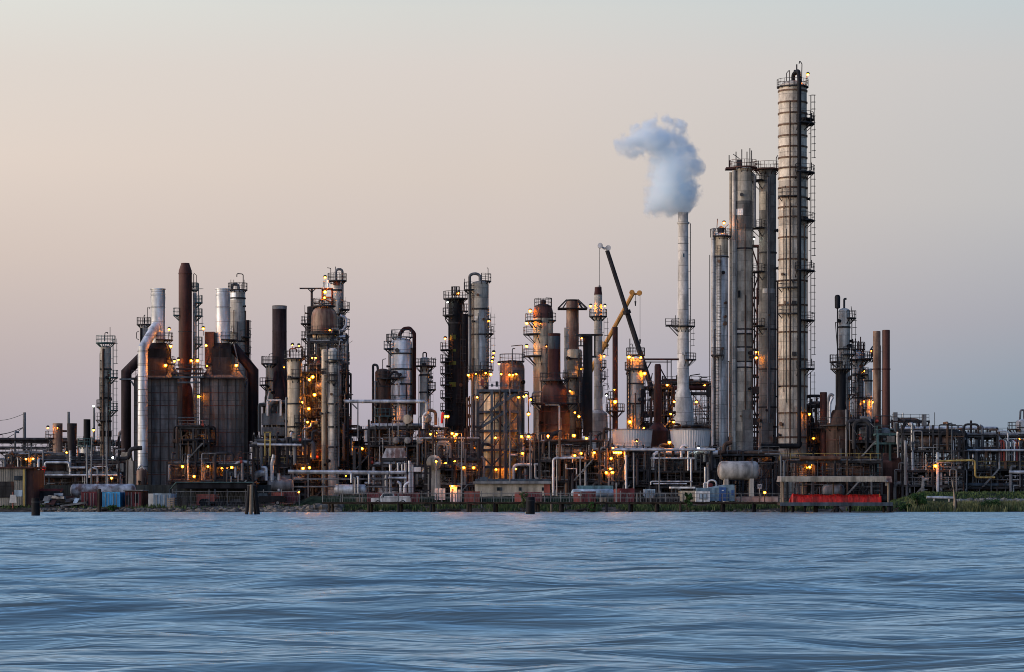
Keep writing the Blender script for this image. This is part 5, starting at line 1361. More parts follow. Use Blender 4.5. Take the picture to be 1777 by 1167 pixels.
t.pipe([(797, 522, 0), (803, 521, 0), (805, 530, 0), (805, 540, 0)], 2.6, 'pipe_rust'); t.lamp(777, 526, dy=-1.5, kind='halide', rb=.16); t.lamp(796, 510, dy=-.8, rb=.2); t.lamp(773, 589, dy=-1.4, rb=.22, drop=1.4)
t = column('pitch black tower half hidden between black tower and hairpin column', 806, 13, 545, 430, 'black', dome=.3); t.plat(540, 0, 360, .5)
t = column('tall grey column with hairpin overhead pipe and smooth pale lower shell', 832.5, 31, 488, 416, 'clad_grid', dome=.4, rings=[536, 580, 645])
t.part('smooth_cladding', M().lathe([(t.r + .05, t.z(648)), (t.r + .05, t.z(538))], n=18, a0=265, a1=375), 'silver_dull')
t.pipe([(833, 492, -.4), (833, 478, -.4), (824, 475, -.4), (815, 478, -.4), (815, 492, -.4), (815, 660, -.6)], 5, 'pipe', 'overhead_pipe', br=.55, n=14)
t.plat(488, -80, 80, .4); t.plat(503, 170, 230, 1.1); t.plat(648, 0, 360, .6); t.plat(579, -50, 50, .8); t.ladder(0, 545, 648); t.boxp('pipe_clamp', 812, 826, 547, 550, 'steel', -1.1, -.4)
t.pipe([(847, 488, 0), (847, 466, 0), (845, 465, 0)], 1.2, 'steel', 'mast'); t.pipe([(806, 505, 0), (806, 484, 0)], 1.0, 'steel', 'mast'); t.part('cladding_band', M().lathe([(t.r + .04, t.z(557)), (t.r + .04, t.z(550))], n=10, a0=185, a1=262), 'clad_pale')
t.lamp(849, 558, dy=-.4, rb=.14); t.lamp(813, 652, dy=-1.5, rb=.26); t.lamp(852, 651, dy=-2.4, rb=.32); t.lamp(843, 649, dy=-2.2, rb=.16); t.lamp(826, 650, dy=-2.2, rb=.14)
t = column('wide rust and grey domed vessel behind the braced steel frame', 888.5, 43, 625, 424, 'rust_pale', dome=.55, name='reactor', cat='reactor')
t.part('grey_cladding', M().lathe([(t.r + .04, 0), (t.r + .04, t.z(640)), (t.r * .8, t.z(630))], n=14, a0=268, a1=390, cap=False), 'clad_dark')
t.plat(627, 0, 360, .3, r=t.r * .85); t.pipe([(889, 622, -1), (889, 606, -1), (894, 606, -1)], 1.6, 'steel', 'davit'); t.pipe([(907, 630, 0), (907, 599, 0), (887, 601, 0)], 1.5, 'steel', 'davit', br=.2); t.pipe([(889, 690, -2.2), (889, 618, -2.2)], 2.4, 'pipe')
for l, rb in (((857, 614), .24), ((856, 622), .14), ((854, 629), .2), ((866, 633), .2), ((884, 652), .22), ((890, 652), .22), ((896, 651), .22), ((870, 651), .2)): t.lamp(*l, dy=-2.6, rb=rb)
t = T('braced_frame', 'tall blue grey braced steel frame around a beige lamplit cylinder', 'steel frame', 868, 404)
t.steel_frame(829, 902, 7, [676, 713, 746, 779, 809], 3, mat='blue_steel', w=.38, decks=(676, 713, 746, 779), rails=(676, 746), brace=[(0, [(1, 1), (2, -1), (0, 1)]), (1, [(1, -1), (2, 1), (0, 1)]), (2, [(1, 1), (2, -1), (0, 1)]), (3, [(1, 1), (2, 1), (0, -1)]), (4, [(0, 1), (2, -1)])])
t.part('cylinder', M().lathe([(t.w(29), 0), (t.w(29), t.z(684)), (t.w(20), t.z(679)), (.01, t.z(677.5))], n=36).shift(0, 3.6, 0), 'clad_beige')
for i, (px, w, mt) in enumerate(((811, 3, 'pipe_rust'), (815, 2.6, 'pipe_rust'), (819.5, 3.4, 'pipe'), (823, 2.4, 'pipe_dark'), (875, 2, 'pipe'), (858, 2, 'brown'), (868, 4, 'brown'), (885, 2.4, 'pipe'))): t.pipe([(px, 690 - i * 2, -1.1 + .1 * i), (px, 852, -1.1 + .1 * i)], w, mt)
m = M(); 
for a_, b_ in (((829, 746), (880, 713)), ((850, 713), (895, 684))): m.bar((t.x(a_[0]), -.5, t.z(a_[1])), (t.x(b_[0]), -.5, t.z(b_[1])), .4)
t.part('stair', m, 'blue_steel')
t.pipe([(900, 690, -.5), (900, 680, -.5), (917, 680, -.5), (917, 790, -.5)], 2, 'pipe_rust'); t.boxp('red_panel', 834, 840, 659, 670, 'box_red', 0, .6)
for i in range(8): px = 836 + i * 8; t.boxp('control_panel', px, px + 4, 662 + (i % 3) * 2, 671, ('steel', 'blue_steel', 'steel_pale')[i % 3], .5, 1)
for l in ((860, 760), (861, 815), (828, 690), (876, 814), (895, 814), (900, 788), (824, 778), (827, 814), (900, 690), (909, 689), (913, 687), (921, 694)): t.lamp(*l, dy=-.7 if l[0] != 876 else .5, rb=.2, kind='sodium' if l[1] != 778 else 'sodium_dim')
t.lamp(917, 719, dy=-.7, rb=.28)
unit('rust lit pipework with a round orange drum end, under twin lamps', 738, 832, 762, 400, 8, 270, name='process_structure', cat='process unit', nl=4, np=4, nv=18, drums=0, wall=.8, lamps=[(785, 753, 'sodium', -1.5), (792, 753, 'sodium', -1.5), (805, 812, 'sodium_dim'), (822, 812, 'sodium_dim'), (777, 723, 'sodium', 0), (773, 723, 'sodium', 0)])
t = T('horizontal_drum', 'round drum end glowing orange behind two lamps', 'drum', 753, 397)
t.part('shell', M().lathe([(.01, -.5), (t.w(9), -.35), (t.w(13), 0), (t.w(13), 6), (.01, 6.5)], n=32, axis='y').shift(0, 0, t.z(803)), 'clad_beige'); t.boxp('saddle', 742, 764, 814, 866, 'concrete', .6, 1.2); t.part('ladder', M().bar((-.3, -.6, t.z(830)), (-.3, -.6, t.z(795)), .06).bar((.3, -.6, t.z(830)), (.3, -.6, t.z(795)), .06), 'steel')

# ================================================================ centre right: beige regenerator, heater, black column, cranes
t = T('regenerator', 'beige tower with rusty domed head, side platforms and three ball lamps', 'reactor', 942.5, 424)
t.r = t.w(17)
t.part('shell', M().lathe([(t.w(17), 0), (t.w(17), t.z(588)), (t.w(17.5), t.z(570)), (t.w(17.2), t.z(545))], n=32), 'clad_beige')
t.part('head', M().lathe([(t.w(17.3), t.z(553)), (t.w(17.3), t.z(542)), (t.w(15), t.z(533)), (t.w(9), t.z(528.5)), (.01, t.z(527))], n=32, cap=False), 'rust')
t.part('top_nozzle', M().lathe([(.4, t.z(528)), (.45, t.z(522)), (.01, t.z(520))], n=14), 'rust')
dressing(t, 0, t.z(545), 'regenerator'); t.plat(531, 0, 360, .3, r=t.w(12)); t.plat(557, 150, 260, 1.3); t.plat(580, 140, 250, 1.6); t.plat(618, 140, 260, 1.6); t.plat(556, -60, 60, .5)
t.pipe([(957, 531, 0), (957, 518, 0), (947, 517.5, 0)], 1.8, 'steel', 'davit', br=.1); t.pipe([(934, 530, 0), (934, 517, 0)], 1.0, 'steel', 'mast')
for l, rb in (((920, 541), .34), ((914, 562), .38), ((914, 602), .3)): t.lamp(*l, dy=-1.0, rb=rb, drop=1.6)
t.lamp(938, 563, dy=-2.1, rb=.12, kind='sodium_dim'); t.lamp(948, 603, dy=-2.1, rb=.12, kind='sodium_dim')
t = stack('dark blue topped rusty squat smokestack over a round brown heater', 962, [(579, 21), (581, 21.6), (583, 21), (655, 21.5)], 414, 'maroon', n=28)
t.part('blue_top', M().lathe([(t.w(10.6), t.z(606)), (t.w(10.6), t.z(584))], n=26), 'blue_steel')
t = T('heater', 'round rust brown heater with cone shoulders and a grey down pipe', 'furnace', 962, 411)
t.r = t.w(27); t.part('shell', M().lathe([(t.r, 0), (t.r, t.z(714)), (t.w(22), t.z(703))], n=36), 'brown'); t.part('convection_section', M().lathe([(t.w(22), t.z(703)), (t.w(22), t.z(676)), (t.w(17), t.z(668)), (t.w(11), t.z(655))], n=32, cap=False), 'rust')
for py in (714, 737, 755): t.part('band', M().lathe([(t.r, t.z(py + 2)), (t.r + .1, t.z(py + 2)), (t.r + .1, t.z(py)), (t.r, t.z(py))], n=36), 'rust')
dressing(t, 0, t.z(716), 'round heater', False); t.plat(700, 0, 360, 1.2); t.plat(660, 0, 360, 1.2, r=t.w(12)); t.pipe([(946, 704, -t.r - .5), (970, 704, -t.r - .5), (970, 790, -t.r - .5)], 3.2, 'pipe_pale', n=10)
t.pipe([(924, 700, -.5), (924, 682, -.5), (942, 680, -.5)], 2.6, 'pipe'); t.lamp(951, 758, dy=-t.r - .9, rb=.3); t.lamp(995, 757, dy=-t.r - .9, rb=.32); t.lamp(1017, 762, dy=-t.r - .9, rb=.26)
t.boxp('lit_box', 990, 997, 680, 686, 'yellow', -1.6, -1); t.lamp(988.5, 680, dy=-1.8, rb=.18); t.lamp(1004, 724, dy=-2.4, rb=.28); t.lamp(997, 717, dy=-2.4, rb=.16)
t = stack('peeling rust smokestack under a wide flat canopy frame', 993.5, [(522, 21), (524, 21.5), (560, 21.5), (562, 22), (640, 22), (700, 22)], 436, 'rust_pale', n=28)
t.part('canopy', M().box(t.x(968), t.x(1019), -2.3, 2.3, t.z(537.2), t.z(535.8)), 'steel'); m = M()
for a_, b_ in (((968, 536), (983, 521)), ((976, 536), (985, 522)), ((1019, 536), (1003, 521)), ((1011, 536), (1002, 522))):
    for y in (-1.2, 1.2): m.bar((t.x(a_[0]), y, t.z(a_[1])), (t.x(b_[0]), y, t.z(b_[1])), .15)
t.part('canopy_struts', m, 'steel'); t.part('top_rim', M().lathe([(t.w(10.7), t.z(523)), (t.w(11.5), t.z(523)), (t.w(11.5), t.z(520.5)), (t.w(10.7), t.z(520.5))], n=26), 'black')
t = stack('thin olive grey chimney beside the peeling rust smokestack', 983, [(569, 8.5), (571, 9), (573, 8.4), (720, 9)], 428, 'clad')
t = column('grey vessel with flaking rust cap before the peeling smokestack', 997, 26, 610, 418, 'clad_dark', dome=.2, rings=[622, 655]); t.part('cap', M().lathe([(t.r + .04, t.z(622)), (t.r + .04, t.z(611)), (t.r * .9, t.z(607))], n=26, cap=False), 'clad_beige')
t.plat(655, 200, 340, .7); t.lamp(1015, 642, dy=-2.0, rb=.3); t.lamp(1008, 642, dy=-2.0, rb=.16); t.boxp('patch', 992, 1001, 646, 652, 'white', -1.3, -1.1); t.pipe([(1006, 664, -1.5), (1006, 700, -1.5)], 4, 'silver')
t = T('black_column', 'sooty black square column with cantilever beam at its head', 'column', 1021, 414)
t.boxp('shaft', 1012, 1028, 583, 757, 'black', -.8, .8); t.boxp('head_beam', 999, 1046, 580, 583, 'steel', -.5, .5); t.boxp('side_bracket', 1026, 1035, 618, 621, 'steel', -.6, .6); t.boxp('hanging_post', 1031, 1033.5, 583, 620, 'black', -.3, .3)
t.pipe([(1007, 600, -1), (1007, 586, -1), (1003, 584, -1)], 1.4, 'steel'); t.lamp(1009, 588, dy=-1, rb=.16); t.r = .8
for py in (600, 630, 655): t.part('platform', M().box(t.x(1003), t.x(1012), -1, .8, t.z(py + 1.2), t.z(py)), 'steel'); t.part('railing', railing_mesh(M(), [(t.x(1012), -1, t.z(py)), (t.x(1003), -1, t.z(py)), (t.x(1003), .8, t.z(py))]), 'steel')
for i in range(6): px = 1004 + i * 1.5; t.pipe([(px, 605 + i * 9, -1.1), (px, 700 + i * 7, -1.1)], 1.3, 'pipe_dark')
t = stack('slim grey smokestack with dark red tip and a lamp on either side', 1038, [(498, 11.2), (499, 11.6), (505, 12), (511, 13.4), (513, 14), (700, 15), (712, 16), (718, 32), (745, 34)], 440, 'clad', n=28)
t.part('red_tip', M().lathe([(t.w(7.1), t.z(512)), (t.w(6.9), t.z(510.5)), (t.w(6.2), t.z(505)), (t.w(6.0), t.z(499))], n=26, cap=False), 'maroon')
t.r = t.w(7); t.plat(549, 0, 360, .8); t.ladder(0, 552, 640); t.ladder(0, 640, 700); t.plat(637, -60, 60, .7); t.plat(657, -60, 60, .7); t.lamp(1025, 532, dy=-.6, rb=.26, drop=1.6); t.lamp(1049.5, 532, dy=-.6, rb=.26, drop=1.6); t.lamp(1048, 619, dy=-.8, rb=.2); t.pipe([(1046, 690, -.5), (1046, 670, -.5), (1055, 668, -.5), (1057, 676, -.5)], 1.2, 'steel')
t = stack('plain thin rust chimney standing where the two crane booms cross', 1067.5, [(568, 9.2), (569, 9.6), (571, 9.2), (660, 9.4), (770, 10)], 428, 'rust')
t.plat(713, 0, 360, 1.1); t.lamp(1067, 698, dy=-1.0, rb=.36); t.lamp(1066, 677, dy=-.8, rb=.16, kind='sodium_dim'); t.lamp(1052, 687, dy=-.8, rb=.18, kind='halide'); t.ladder(180, 690, 770); t.pipe([(1059, 780, -.6), (1059, 692, -.6)], 3.4, 'pipe'); t.plat(692, 130, 250, .8)
def crane(label, head, foot, Y, w0, w1, mat, hm, jib, lines, cat='crane'):
    t = T('mobile_crane', label, cat, foot[0], Y); d = 1.5
    hp, fp = Vector((t.x(head[0]), -d, t.z(head[1]))), Vector((t.x(foot[0]), 0, 2.4))
    k = [0, .42, .74, 1.0]; ws = [w0, w0 * .84, w0 * .7]
    for i in range(3): t.part('boom_section', M().tube([fp.lerp(hp, k[i]), fp.lerp(hp, k[i + 1])], t.w(ws[i]) / 2, 8, t.w(ws[i]) * .48), mat)
    for i in (1, 2): p = fp.lerp(hp, k[i]); q = (hp - fp).normalized() * .35; t.part('boom_collar', M().tube([p - q, p + q], t.w(w0) * .62, 8), mat)
    m = M()
    pts = [Vector((t.x(a), -d, t.z(b))) for a, b in jib]; m.tube(pts, t.w(2.4), 8, t.w(1.4))
    for p in (pts[0], pts[-1]): m.lathe([(.01, -.3), (.5, -.3), (.5, .3), (.01, .3)], n=12, axis='y').shift(0, 0, 0) if 0 else m.tube([p + Vector((0, -.4, 0)), p + Vector((0, .4, 0))], .5, 10)
    t.part('boom_head', m, hm)
    for (a, b, c) in lines: o = t.part('hoist_line', M().tube([(t.x(a), -d, t.z(b)), (t.x(a), -d, t.z(c))], .045, 5), 'rope'); t.part('hook_block', M().tube([(t.x(a), -d, t.z(c)), (t.x(a), -d, t.z(c) - .9)], .2, 8, .1), 'steel', o)
    t.part('carrier', M().box(-5, 5, -1.4, 1.4, .9, 1.8), mat); t.part('turntable', M().box(-2.2, 2.2, -1.3, 1.3, 1.81, 3.3), mat)
    for x in (-4, -2.6, 2.4, 3.8): t.part('wheel', M().lathe([(.3, -1.6), (.75, -1.6), (.75, -1.1), (.3, -1.1)], n=14, axis='y').shift(x, 0, .75), 'black')
    return t
crane('dark telescopic crane boom with white head, leaning toward the left', (1053, 436), (1186, 860), 492, 11.5, 8, 'dark', 'white', [(1055, 432), (1048, 433), (1041, 428)], [(1040, 430, 497)])
crane('golden brown telescopic crane boom crossing the dark one, leaning right', (1097, 512), (914, 856), 500, 11, 8, 'crane_gold', 'crane_gold', [(1096, 509), (1102, 512), (1109, 510)], [(1102, 513, 524), (1110, 511, 590)])
t = column('grey column in an open lattice with lamps around its head', 1103, 27, 622, 426, 'clad', dome=.1, rings=[640, 665, 700]); t.plat(616, 0, 360, .25); t.plat(641, 0, 360, .5)
for px in (1088, 1092): t.part('lattice_post', M().bar((t.x(px), -1, 0), (t.x(px), -1, t.z(622)), .2), 'steel')
q = M()
for i in range(22): z0 = t.z(770) + i * .62; q.bar((t.x(1088), -1, z0), (t.x(1092), -1, z0 + .62), .08)
t.part('lattice', q, 'rust'); t.lamp(1090.5, 621, dy=-2, rb=.3); t.lamp(1111, 622, dy=-2, rb=.26); t.lamp(1097, 622, dy=-2.2, rb=.16, kind='sodium_dim'); t.lamp(1118, 649, dy=-1.2, rb=.32); t.lamp(1092, 733, dy=-2.2, rb=.34); t.lamp(1116, 744, dy=-2, rb=.2)
t.pipe([(1093, 612, 0), (1093, 588, 0)], 1.6, 'steel', 'mast'); t.pipe([(1093, 598, 0), (1097, 597, 0), (1099, 606, 0)], 1.3, 'steel', 'davit'); t.boxp('side_panel', 1112, 1118, 676, 760, 'black', -1.4, -.4)
t = unit('open rust steel frame with long roof beams between grey column and steam stack', 1114, 1166, 672, 440, 7, 280, name='process_structure', cat='process unit', nl=4, np=4, nv=14, drums=1, pal=PAL_DARK, wall=.7, lamps=[(1157, 669, 'sodium', -1.4), (1169, 698, 'sodium', -1.4), (1163, 719, 'sodium_dim', -1.4), (1168, 733, 'sodium', -1.4)])
t.boxp('roof_beam', 1112, 1178, 622.5, 625.5, 'rust', -.4, .4); t.boxp('roof_beam', 1112, 1166, 626.5, 628, 'steel', 2.5, 3)
for px in (1157, 1164): t.boxp('hanger', px, px + 1.4, 625, 672, 'steel', -.3, .1)
t.part('brace', M().bar((t.x(1118), -.2, t.z(650)), (t.x(1130), -.2, t.z(628)), .2).bar((t.x(1132), -.2, t.z(648)), (t.x(1127), -.2, t.z(672)), .15).bar((t.x(1146), -.2, t.z(640)), (t.x(1157), -.2, t.z(660)), .2), 'steel')
t = stack('rusty stub stack with rounded cap over a conical dark heater roof', 1141.5, [(632, 9), (636, 11.5), (666, 11.8), (672, 14), (730, 14), (734, 14), (748, 38), (790, 38)], 434, 'rust', n=28)
for i, (x0, x1, pt, Y, lab, sd, lamps) in enumerate(((1150, 1234, 664, 486, 'high rust pipe rack crossing behind the steam stack', 281, [(1208, 698, 'sodium_dim', -1), (1222, 670, 'sodium', -1)]),)):
    t = unit(lab, x0, x1, pt, Y, 7, sd, nl=3, np=5, nv=14, drums=1, pal=PAL_DARK + ['rust', 'maroon'], lamps=lamps)
    t.pipe([(1140, 674, -1), (1236, 674, -1)], 8, 'maroon'); t.pipe([(1140, 684, -1), (1236, 684, -1)], 6, 'pipe_dark'); t.pipe([(1215, 664, -1), (1215, 656, -1), (1227, 656, -1)], 1.6, 'steel', 'davit'); t.boxp('switch_box', 1225, 1232, 671, 690, 'black', -1.6, -1)
for a in ((900, 962, 771, 402, 'dark pipe rack with a railed walkway below the round brown heater', 282, [(907, 787, 'sodium_dim'), (917, 757), (905, 758)], .8),
          (936, 1046, 768, 398, 'broad dark pipe rack with a tall grey loop pipe and railed top walkway', 283, [(997, 791), (1008, 787, 'sodium_dim'), (1031, 786)], .8),
          (1040, 1128, 782, 396, 'pipe rack with a row of bright orange lamps before the cooling cells', 284, [(1063, 778, 'sodium', -1.4), (1065, 786), (1069, 786), (1073, 786), (1077, 786), (1060, 796, 'sodium_dim'), (1059, 814), (1052, 821, 'sodium_dim'), (1063, 820, 'sodium_dim')], .8),
          (1124, 1250, 790, 396, 'rust brown pipe rack with white pipes beside the big grey drum', 285, [(1161, 768, 'sodium', -1), (1211, 778, 'halide', -1)], .85)):
    t = unit(a[4], a[0], a[1], a[2], a[3], 7, a[5], nl=3, np=7, nv=20, drums=2, lamps=a[6], wall=a[7], pal=PAL + PAL_DARK)
    if a[5] == 283: t.pipe([(960, 860, -1.5), (960, 796, -1.5), (1012, 795, -1.5)], 4, 'pipe_pale'); t.pipe([(982, 806, -1.6), (982, 814, -1.6), (1000, 814, -1.6), (1000, 823, -1.6)], 1.8, 'pipe_pale', br=.1); t.pipe([(1041, 835, -1.4), (1041, 780, -1.4), (1054, 774, -1.4)], 4.6, 'pipe')
    if a[5] == 284: t.pipe([(1060, 781, -1.6), (1240, 781, -1.6)], 4.6, 'pipe_pale', n=12); t.pipe([(1086, 866, -1.5), (1086, 790, -1.5)], 4, 'pipe_pale'); t.part('brace', M().bar((t.x(1070), -1, t.z(845)), (t.x(1086), -1, t.z(795)), .2).bar((t.x(1064), -1, t.z(845)), (t.x(1084), -1, t.z(800)), .15), 'steel')
    if a[5] == 285: t.pipe([(1128, 796, -1.6), (1204, 796, -1.6)], 3, 'pipe_pale'); t.pipe([(1198, 845, -1.6), (1198, 797, -1.6)], 3, 'pipe_pale'); t.pipe([(1200, 836, -2), (1128, 836, -2), (1128, 842, -2)], 2.6, 'pipe_clad'); t.pipe([(1190, 840, -2.2), (1132, 840, -2.2)], 2.2, 'pipe_clad')
t = T('storage_drum', 'big grey horizontal drum with rust runs on concrete piers', 'drum', 1282, 392)
t.r = t.w(16.5); t.part('shell', drum_mesh(t.x(1253), t.x(1310), 0, t.z(817), t.r, 32), 'drum_grey')
for px in (1256, 1300): t.boxp('pier', px, px + 7, 831, 872, 'concrete', -1.2, 1.2)
t.part('strap', M().lathe([(t.r + .05, t.x(1303)), (t.r + .05, t.x(1306))], n=32, axis='x', cap=False).shift(0, 0, t.z(817)), 'steel_pale')
# background walls of equipment so that the plant reads as deep
for a in ((432, 540, 772, 470, 'dim back row of pipework behind the pump bay'), (600, 742, 778, 500, 'dim back row of pipework behind the knockout drums'), (742, 835, 770, 470, 'dim back row of pipework behind the orange drum end'),
          (896, 1060, 772, 476, 'dim back row of pipework behind the round brown heater'), (1060, 1236, 776, 508, 'dim back row of pipework behind the cooling cells'), (1232, 1400, 764, 470, 'dim back row of pipework behind the tall towers')):
    unit(a[4], a[0], a[1], a[2], a[3], 7, a[0], pal=PAL_DARK, nl=2, np=4, nv=8, drums=1, wall=.97, stair=False, name='process_structure', cat='process unit')
# ================================================================ bank: low buildings, fence, pier, dock, poles, plants
t = T('low_building', 'long low tan building with pale fascia roof and rooftop air unit', 'building', 888, 370, .95)
t.boxp('wall', 824, 954, 840, 868, 'tan_wall', 0, 6); t.boxp('roof', 821, 957, 835.5, 839.8, 'steel_pale', -.5, 6.4); t.boxp('air_unit', 833, 846, 828, 835.3, 'blue_steel', 1, 2.5); t.boxp('parapet', 824, 955, 831, 835.2, 'blue_steel', 4, 4.3)
for px in (862, 866, 900, 940): t.boxp('window', px, px + 5, 846, 852, 'glass', -.06, .01)
t.boxp('brick_pier', 944, 954, 841, 868, 'box_red', -.08, -.01)
t = T('guard_hut', 'small white hut with a lamp by its door and red notice', 'hut', 786, 360, .7)
t.boxp('wall', 781, 793, 845, 871, 'white', 0, 2.2); t.boxp('roof', 780, 800, 843, 844.8, 'steel_pale', -.2, 2.4); t.boxp('door', 783, 786, 853, 871, 'steel_pale', -.05, .0); t.boxp('notice', 784, 787, 849, 852, 'red', -.05, -.001); t.boxp('annex', 793.2, 799, 850, 871, 'box_grey', .1, 2); t.r = 0; t.lamp(785, 844, dy=-.5, rb=.24, drop=.2)
for i, px in enumerate((757, 764, 770)):
    t = T('equipment_cabinet', 'white equipment cabinet, %s of a row of three by the hut' % ('first', 'middle', 'last')[i], 'cabinet', px, 361, .75, 'white cabinets by the hut'); t.boxp('cabinet_body', px - 2.6, px + 2.6, 848, 868, ('clad_pale', 'white', 'white')[i], 0, .8); t.boxp('door', px - 2, px + 2, 850, 866, 'white', -.04, -.001)
t = T('blue_cabin', 'blue site cabin with navy door panel and corrugated end', 'cabin', 1242, 357, .7)
t.part('wall', M().box(t.x(1209), t.x(1275), 0, 4, t.z(870), t.z(847)), 'cabin'); t.part('raised_front', M().frustum((t.x(1230), t.x(1274.5), .02, 3.9), t.z(847) + .004, (t.x(1258), t.x(1274.5), .02, 3.9), t.z(841.5)), 'cabin')
q = M()
for i in range(16): x = t.x(1210 + 2 * i); q.box(x, x + .06, -.05, .003, t.z(869), t.z(847.5))
t.part('wall_ribs', q, 'cabin'); t.boxp('door', 1248, 1260, 846, 870, 'box_navy', -.06, -.003); t.boxp('window', 1269, 1273, 851, 860, 'box_navy', -.06, -.003); t.boxp('corner_post', 1275.1, 1277, 842, 870, 'pipe_rust', 0, .2); t.boxp('side_door', 1263, 1265, 853, 869, 'box_navy', -.06, -.003)
t.boxp('door_label', 1252.5, 1256, 850.6, 852, 'white', -.085, -.062)
t = T('white_kiosk', 'small white kiosk with a large window in front of blue cabin', 'kiosk', 1220, 352, .8)
t.boxp('wall', 1208, 1232, 853, 871, 'white', 0, 1.8); t.boxp('window', 1213, 1227, 856.5, 867, 'steel_pale', -.05, -.003); t.boxp('frame', 1214.5, 1225.5, 858, 865.5, 'box_grey', -.08, -.052)
t = T('vent_loops', 'two white gooseneck pipe loops with a red valve behind the blue cabin', 'pipe loop', 1230, 376)
t.pipe([(1228, 871, 0), (1228, 834, 0), (1243, 834, 0), (1243, 871, 0)], 3.2, 'white', br=.6); t.pipe([(1222, 871, .3), (1222, 838.5, .3), (1228, 838, .3)], 3.2, 'white', br=.4); t.part('red_valve', M().lathe([(.01, -.2), (.32, -.2), (.32, .2), (.01, .2)], n=14, axis='y').shift(t.x(1233), -.2, t.z(842.5)), 'box_maroon'); t.boxp('valve_stem', 1232, 1234, 844, 862, 'pipe', -.2, .1)
t = T('open_shelter', 'open grey shelter with curved white roof beside the beige container', 'shelter', 1180, 358, .75)
t.boxp('roof', 1164, 1206, 845, 848, 'white', -.5, 4)
for px in (1165, 1172, 1180, 1203): t.boxp('post', px, px + 1.2, 848.1, 872, 'blue_steel', -.3, -.1)
t.boxp('back_wall', 1166, 1204, 850, 872, 'dark', 3.2, 3.4)
t = T('information_sign', 'small white sign with dark marks on a slim post beside the drum piers', 'sign', 1318, 362, .8)
t.part('post', M().tube([(0, 0, 0), (0, 0, t.z(846))], .05, 8), 'tan_wall'); t.boxp('board', 1314.6, 1321.5, 840.8, 848.6, 'white', -.1, -.06)
t.boxp('mark', 1315.8, 1318, 842.6, 845, 'ink', -.115, -.102); t.part('mark', M().bar((t.x(1319.6), -.11, t.z(842)), (t.x(1318.2), -.11, t.z(847.2)), .09), 'ink')
t = T('bollard_lamp', 'low orange lamp on a short post near the white sign', 'lamp', 1327, 358, .75); t.part('post', M().tube([(0, 0, 0), (0, 0, t.z(858))], .06, 8), 'steel'); t.r = 0; t.lamp(1327, 855, dy=-.1, rb=.27, drop=.1, kind='sodium_dim')
t = T('roadside_barrier', 'low pale concrete barrier running from the blue cabin to the dock', 'wall', 1315, 360, .7); t.boxp('wall', 1278, 1352, 862.5, 874, 'concrete', 0, .4); t.boxp('coping', 1278, 1352, 861.6, 862.3, 'riprap', -.05, .45)
t = T('hopper_skip', 'dark open skip between container and grey site container', 'skip', 1120, 355, .7); t.part('body', M().frustum((t.x(1112), t.x(1140), 0, 2), t.z(871), (t.x(1108), t.x(1144), -.2, 2.2), t.z(864)), 'dark')
t = T('white_tank', 'pale horizontal tank lying low near the slanting braces', 'tank', 1040, 364, .8); t.part('shell', drum_mesh(t.x(995), t.x(1062), 0, t.z(857), .62, 20), 'box_grey'); t.boxp('saddle', 1010, 1014, 861, 870, 'concrete', -.4, .4); t.boxp('saddle', 1050, 1054, 861, 870, 'concrete', -.4, .4)
t = T('lumber_box', 'plain tan crate beside the long maroon container', 'crate', 623, 352, .6); t.boxp('crate_body', 616, 630, 863, 872, 'wood_pale', 0, 1); q = M()
for px in (616, 622, 629): q.box(t.x(px), t.x(px + 1), -.05, -.002, t.z(872), t.z(863))
t.part('battens', q, 'wood')
t = T('lumber_box', 'plain tan crate between the two orange ended containers', 'crate', 1046, 352, .6); t.boxp('crate_body', 1040, 1053, 863.5, 871, 'wood_pale', 0, 1); q = M()
for px in (1040, 1046, 1052): q.box(t.x(px), t.x(px + 1), -.05, -.002, t.z(871), t.z(863.5))
t.part('battens', q, 'wood')
def fence(label, px0, px1, Y, z0, h, name='chain_link_fence'):
    t = T(name, label, 'fence', (px0 + px1) / 2, Y, z0, 'chain link fences'); a, b = t.x(px0), t.x(px1); n = round((b - a) / 2.6)
    for i in range(n + 1): x = a + (b - a) * i / n; t.part('post', M().tube([(x, 0, 0), (x, 0, h + .3)], .045, 6), 'steel_pale')
    t.part('top_rail', M().tube([(a, 0, h), (b, 0, h)], .035, 6), 'steel_pale'); m = M()
    for i in range(int((b - a) / .34)): x = a + .34 * i; m.bar((x, .05, .05), (x + .34, .05, h), .012); m.bar((x, .06, h), (x + .34, .06, .05), .012)
    for z in (h * .33, h * .66): m.bar((a, .055, z), (b, .055, z), .014)
    t.part('wire_mesh', m, 'steel_pale')
fence('chain link fence before the low tan building and containers', 560, 1180, 349.6, .45, 2.0)
fence('chain link fence running behind the grey pallets and trailer', 300, 520, 357.5, .65, 2.0)
# pier walkway
t = T('pier', 'long timber pier walkway on paired piles along the bank', 'pier', 960, 341, -1.0)
zd = t.z(871.5); a, b = t.x(560), t.x(1352)
t.part('deck', M().box(a, b, -1.0, 1.0, zd - .1, zd), 'wood'); t.part('stringer', M().box(a, b, -.85, -.7, zd - .28, zd - .104).box(a, b, .7, .85, zd - .28, zd - .104), 'wood')
for px in (572, 640, 692, 748, 812, 858, 930, 972, 1027, 1052, 1092, 1138, 1180, 1252, 1306):
    for k, dy in ((0, -.7), (4.5, .6)):
        if px in (1052, 1180) and k: continue
        t.part('pile', M().tube([(t.x(px + k), dy, 0), (t.x(px + k), dy, zd - .11)], .19, 10, .16), R.choice(['wood', 'black', 'wood']))
for y, nm in ((-.95, 'railing'), (.95, 'railing')):
    t.part(nm, railing_mesh(M(), [(t.x(592), y, zd), (b, y, zd)], 1.05, 2.4, .07), 'steel_pale' if y < 0 else 'steel')
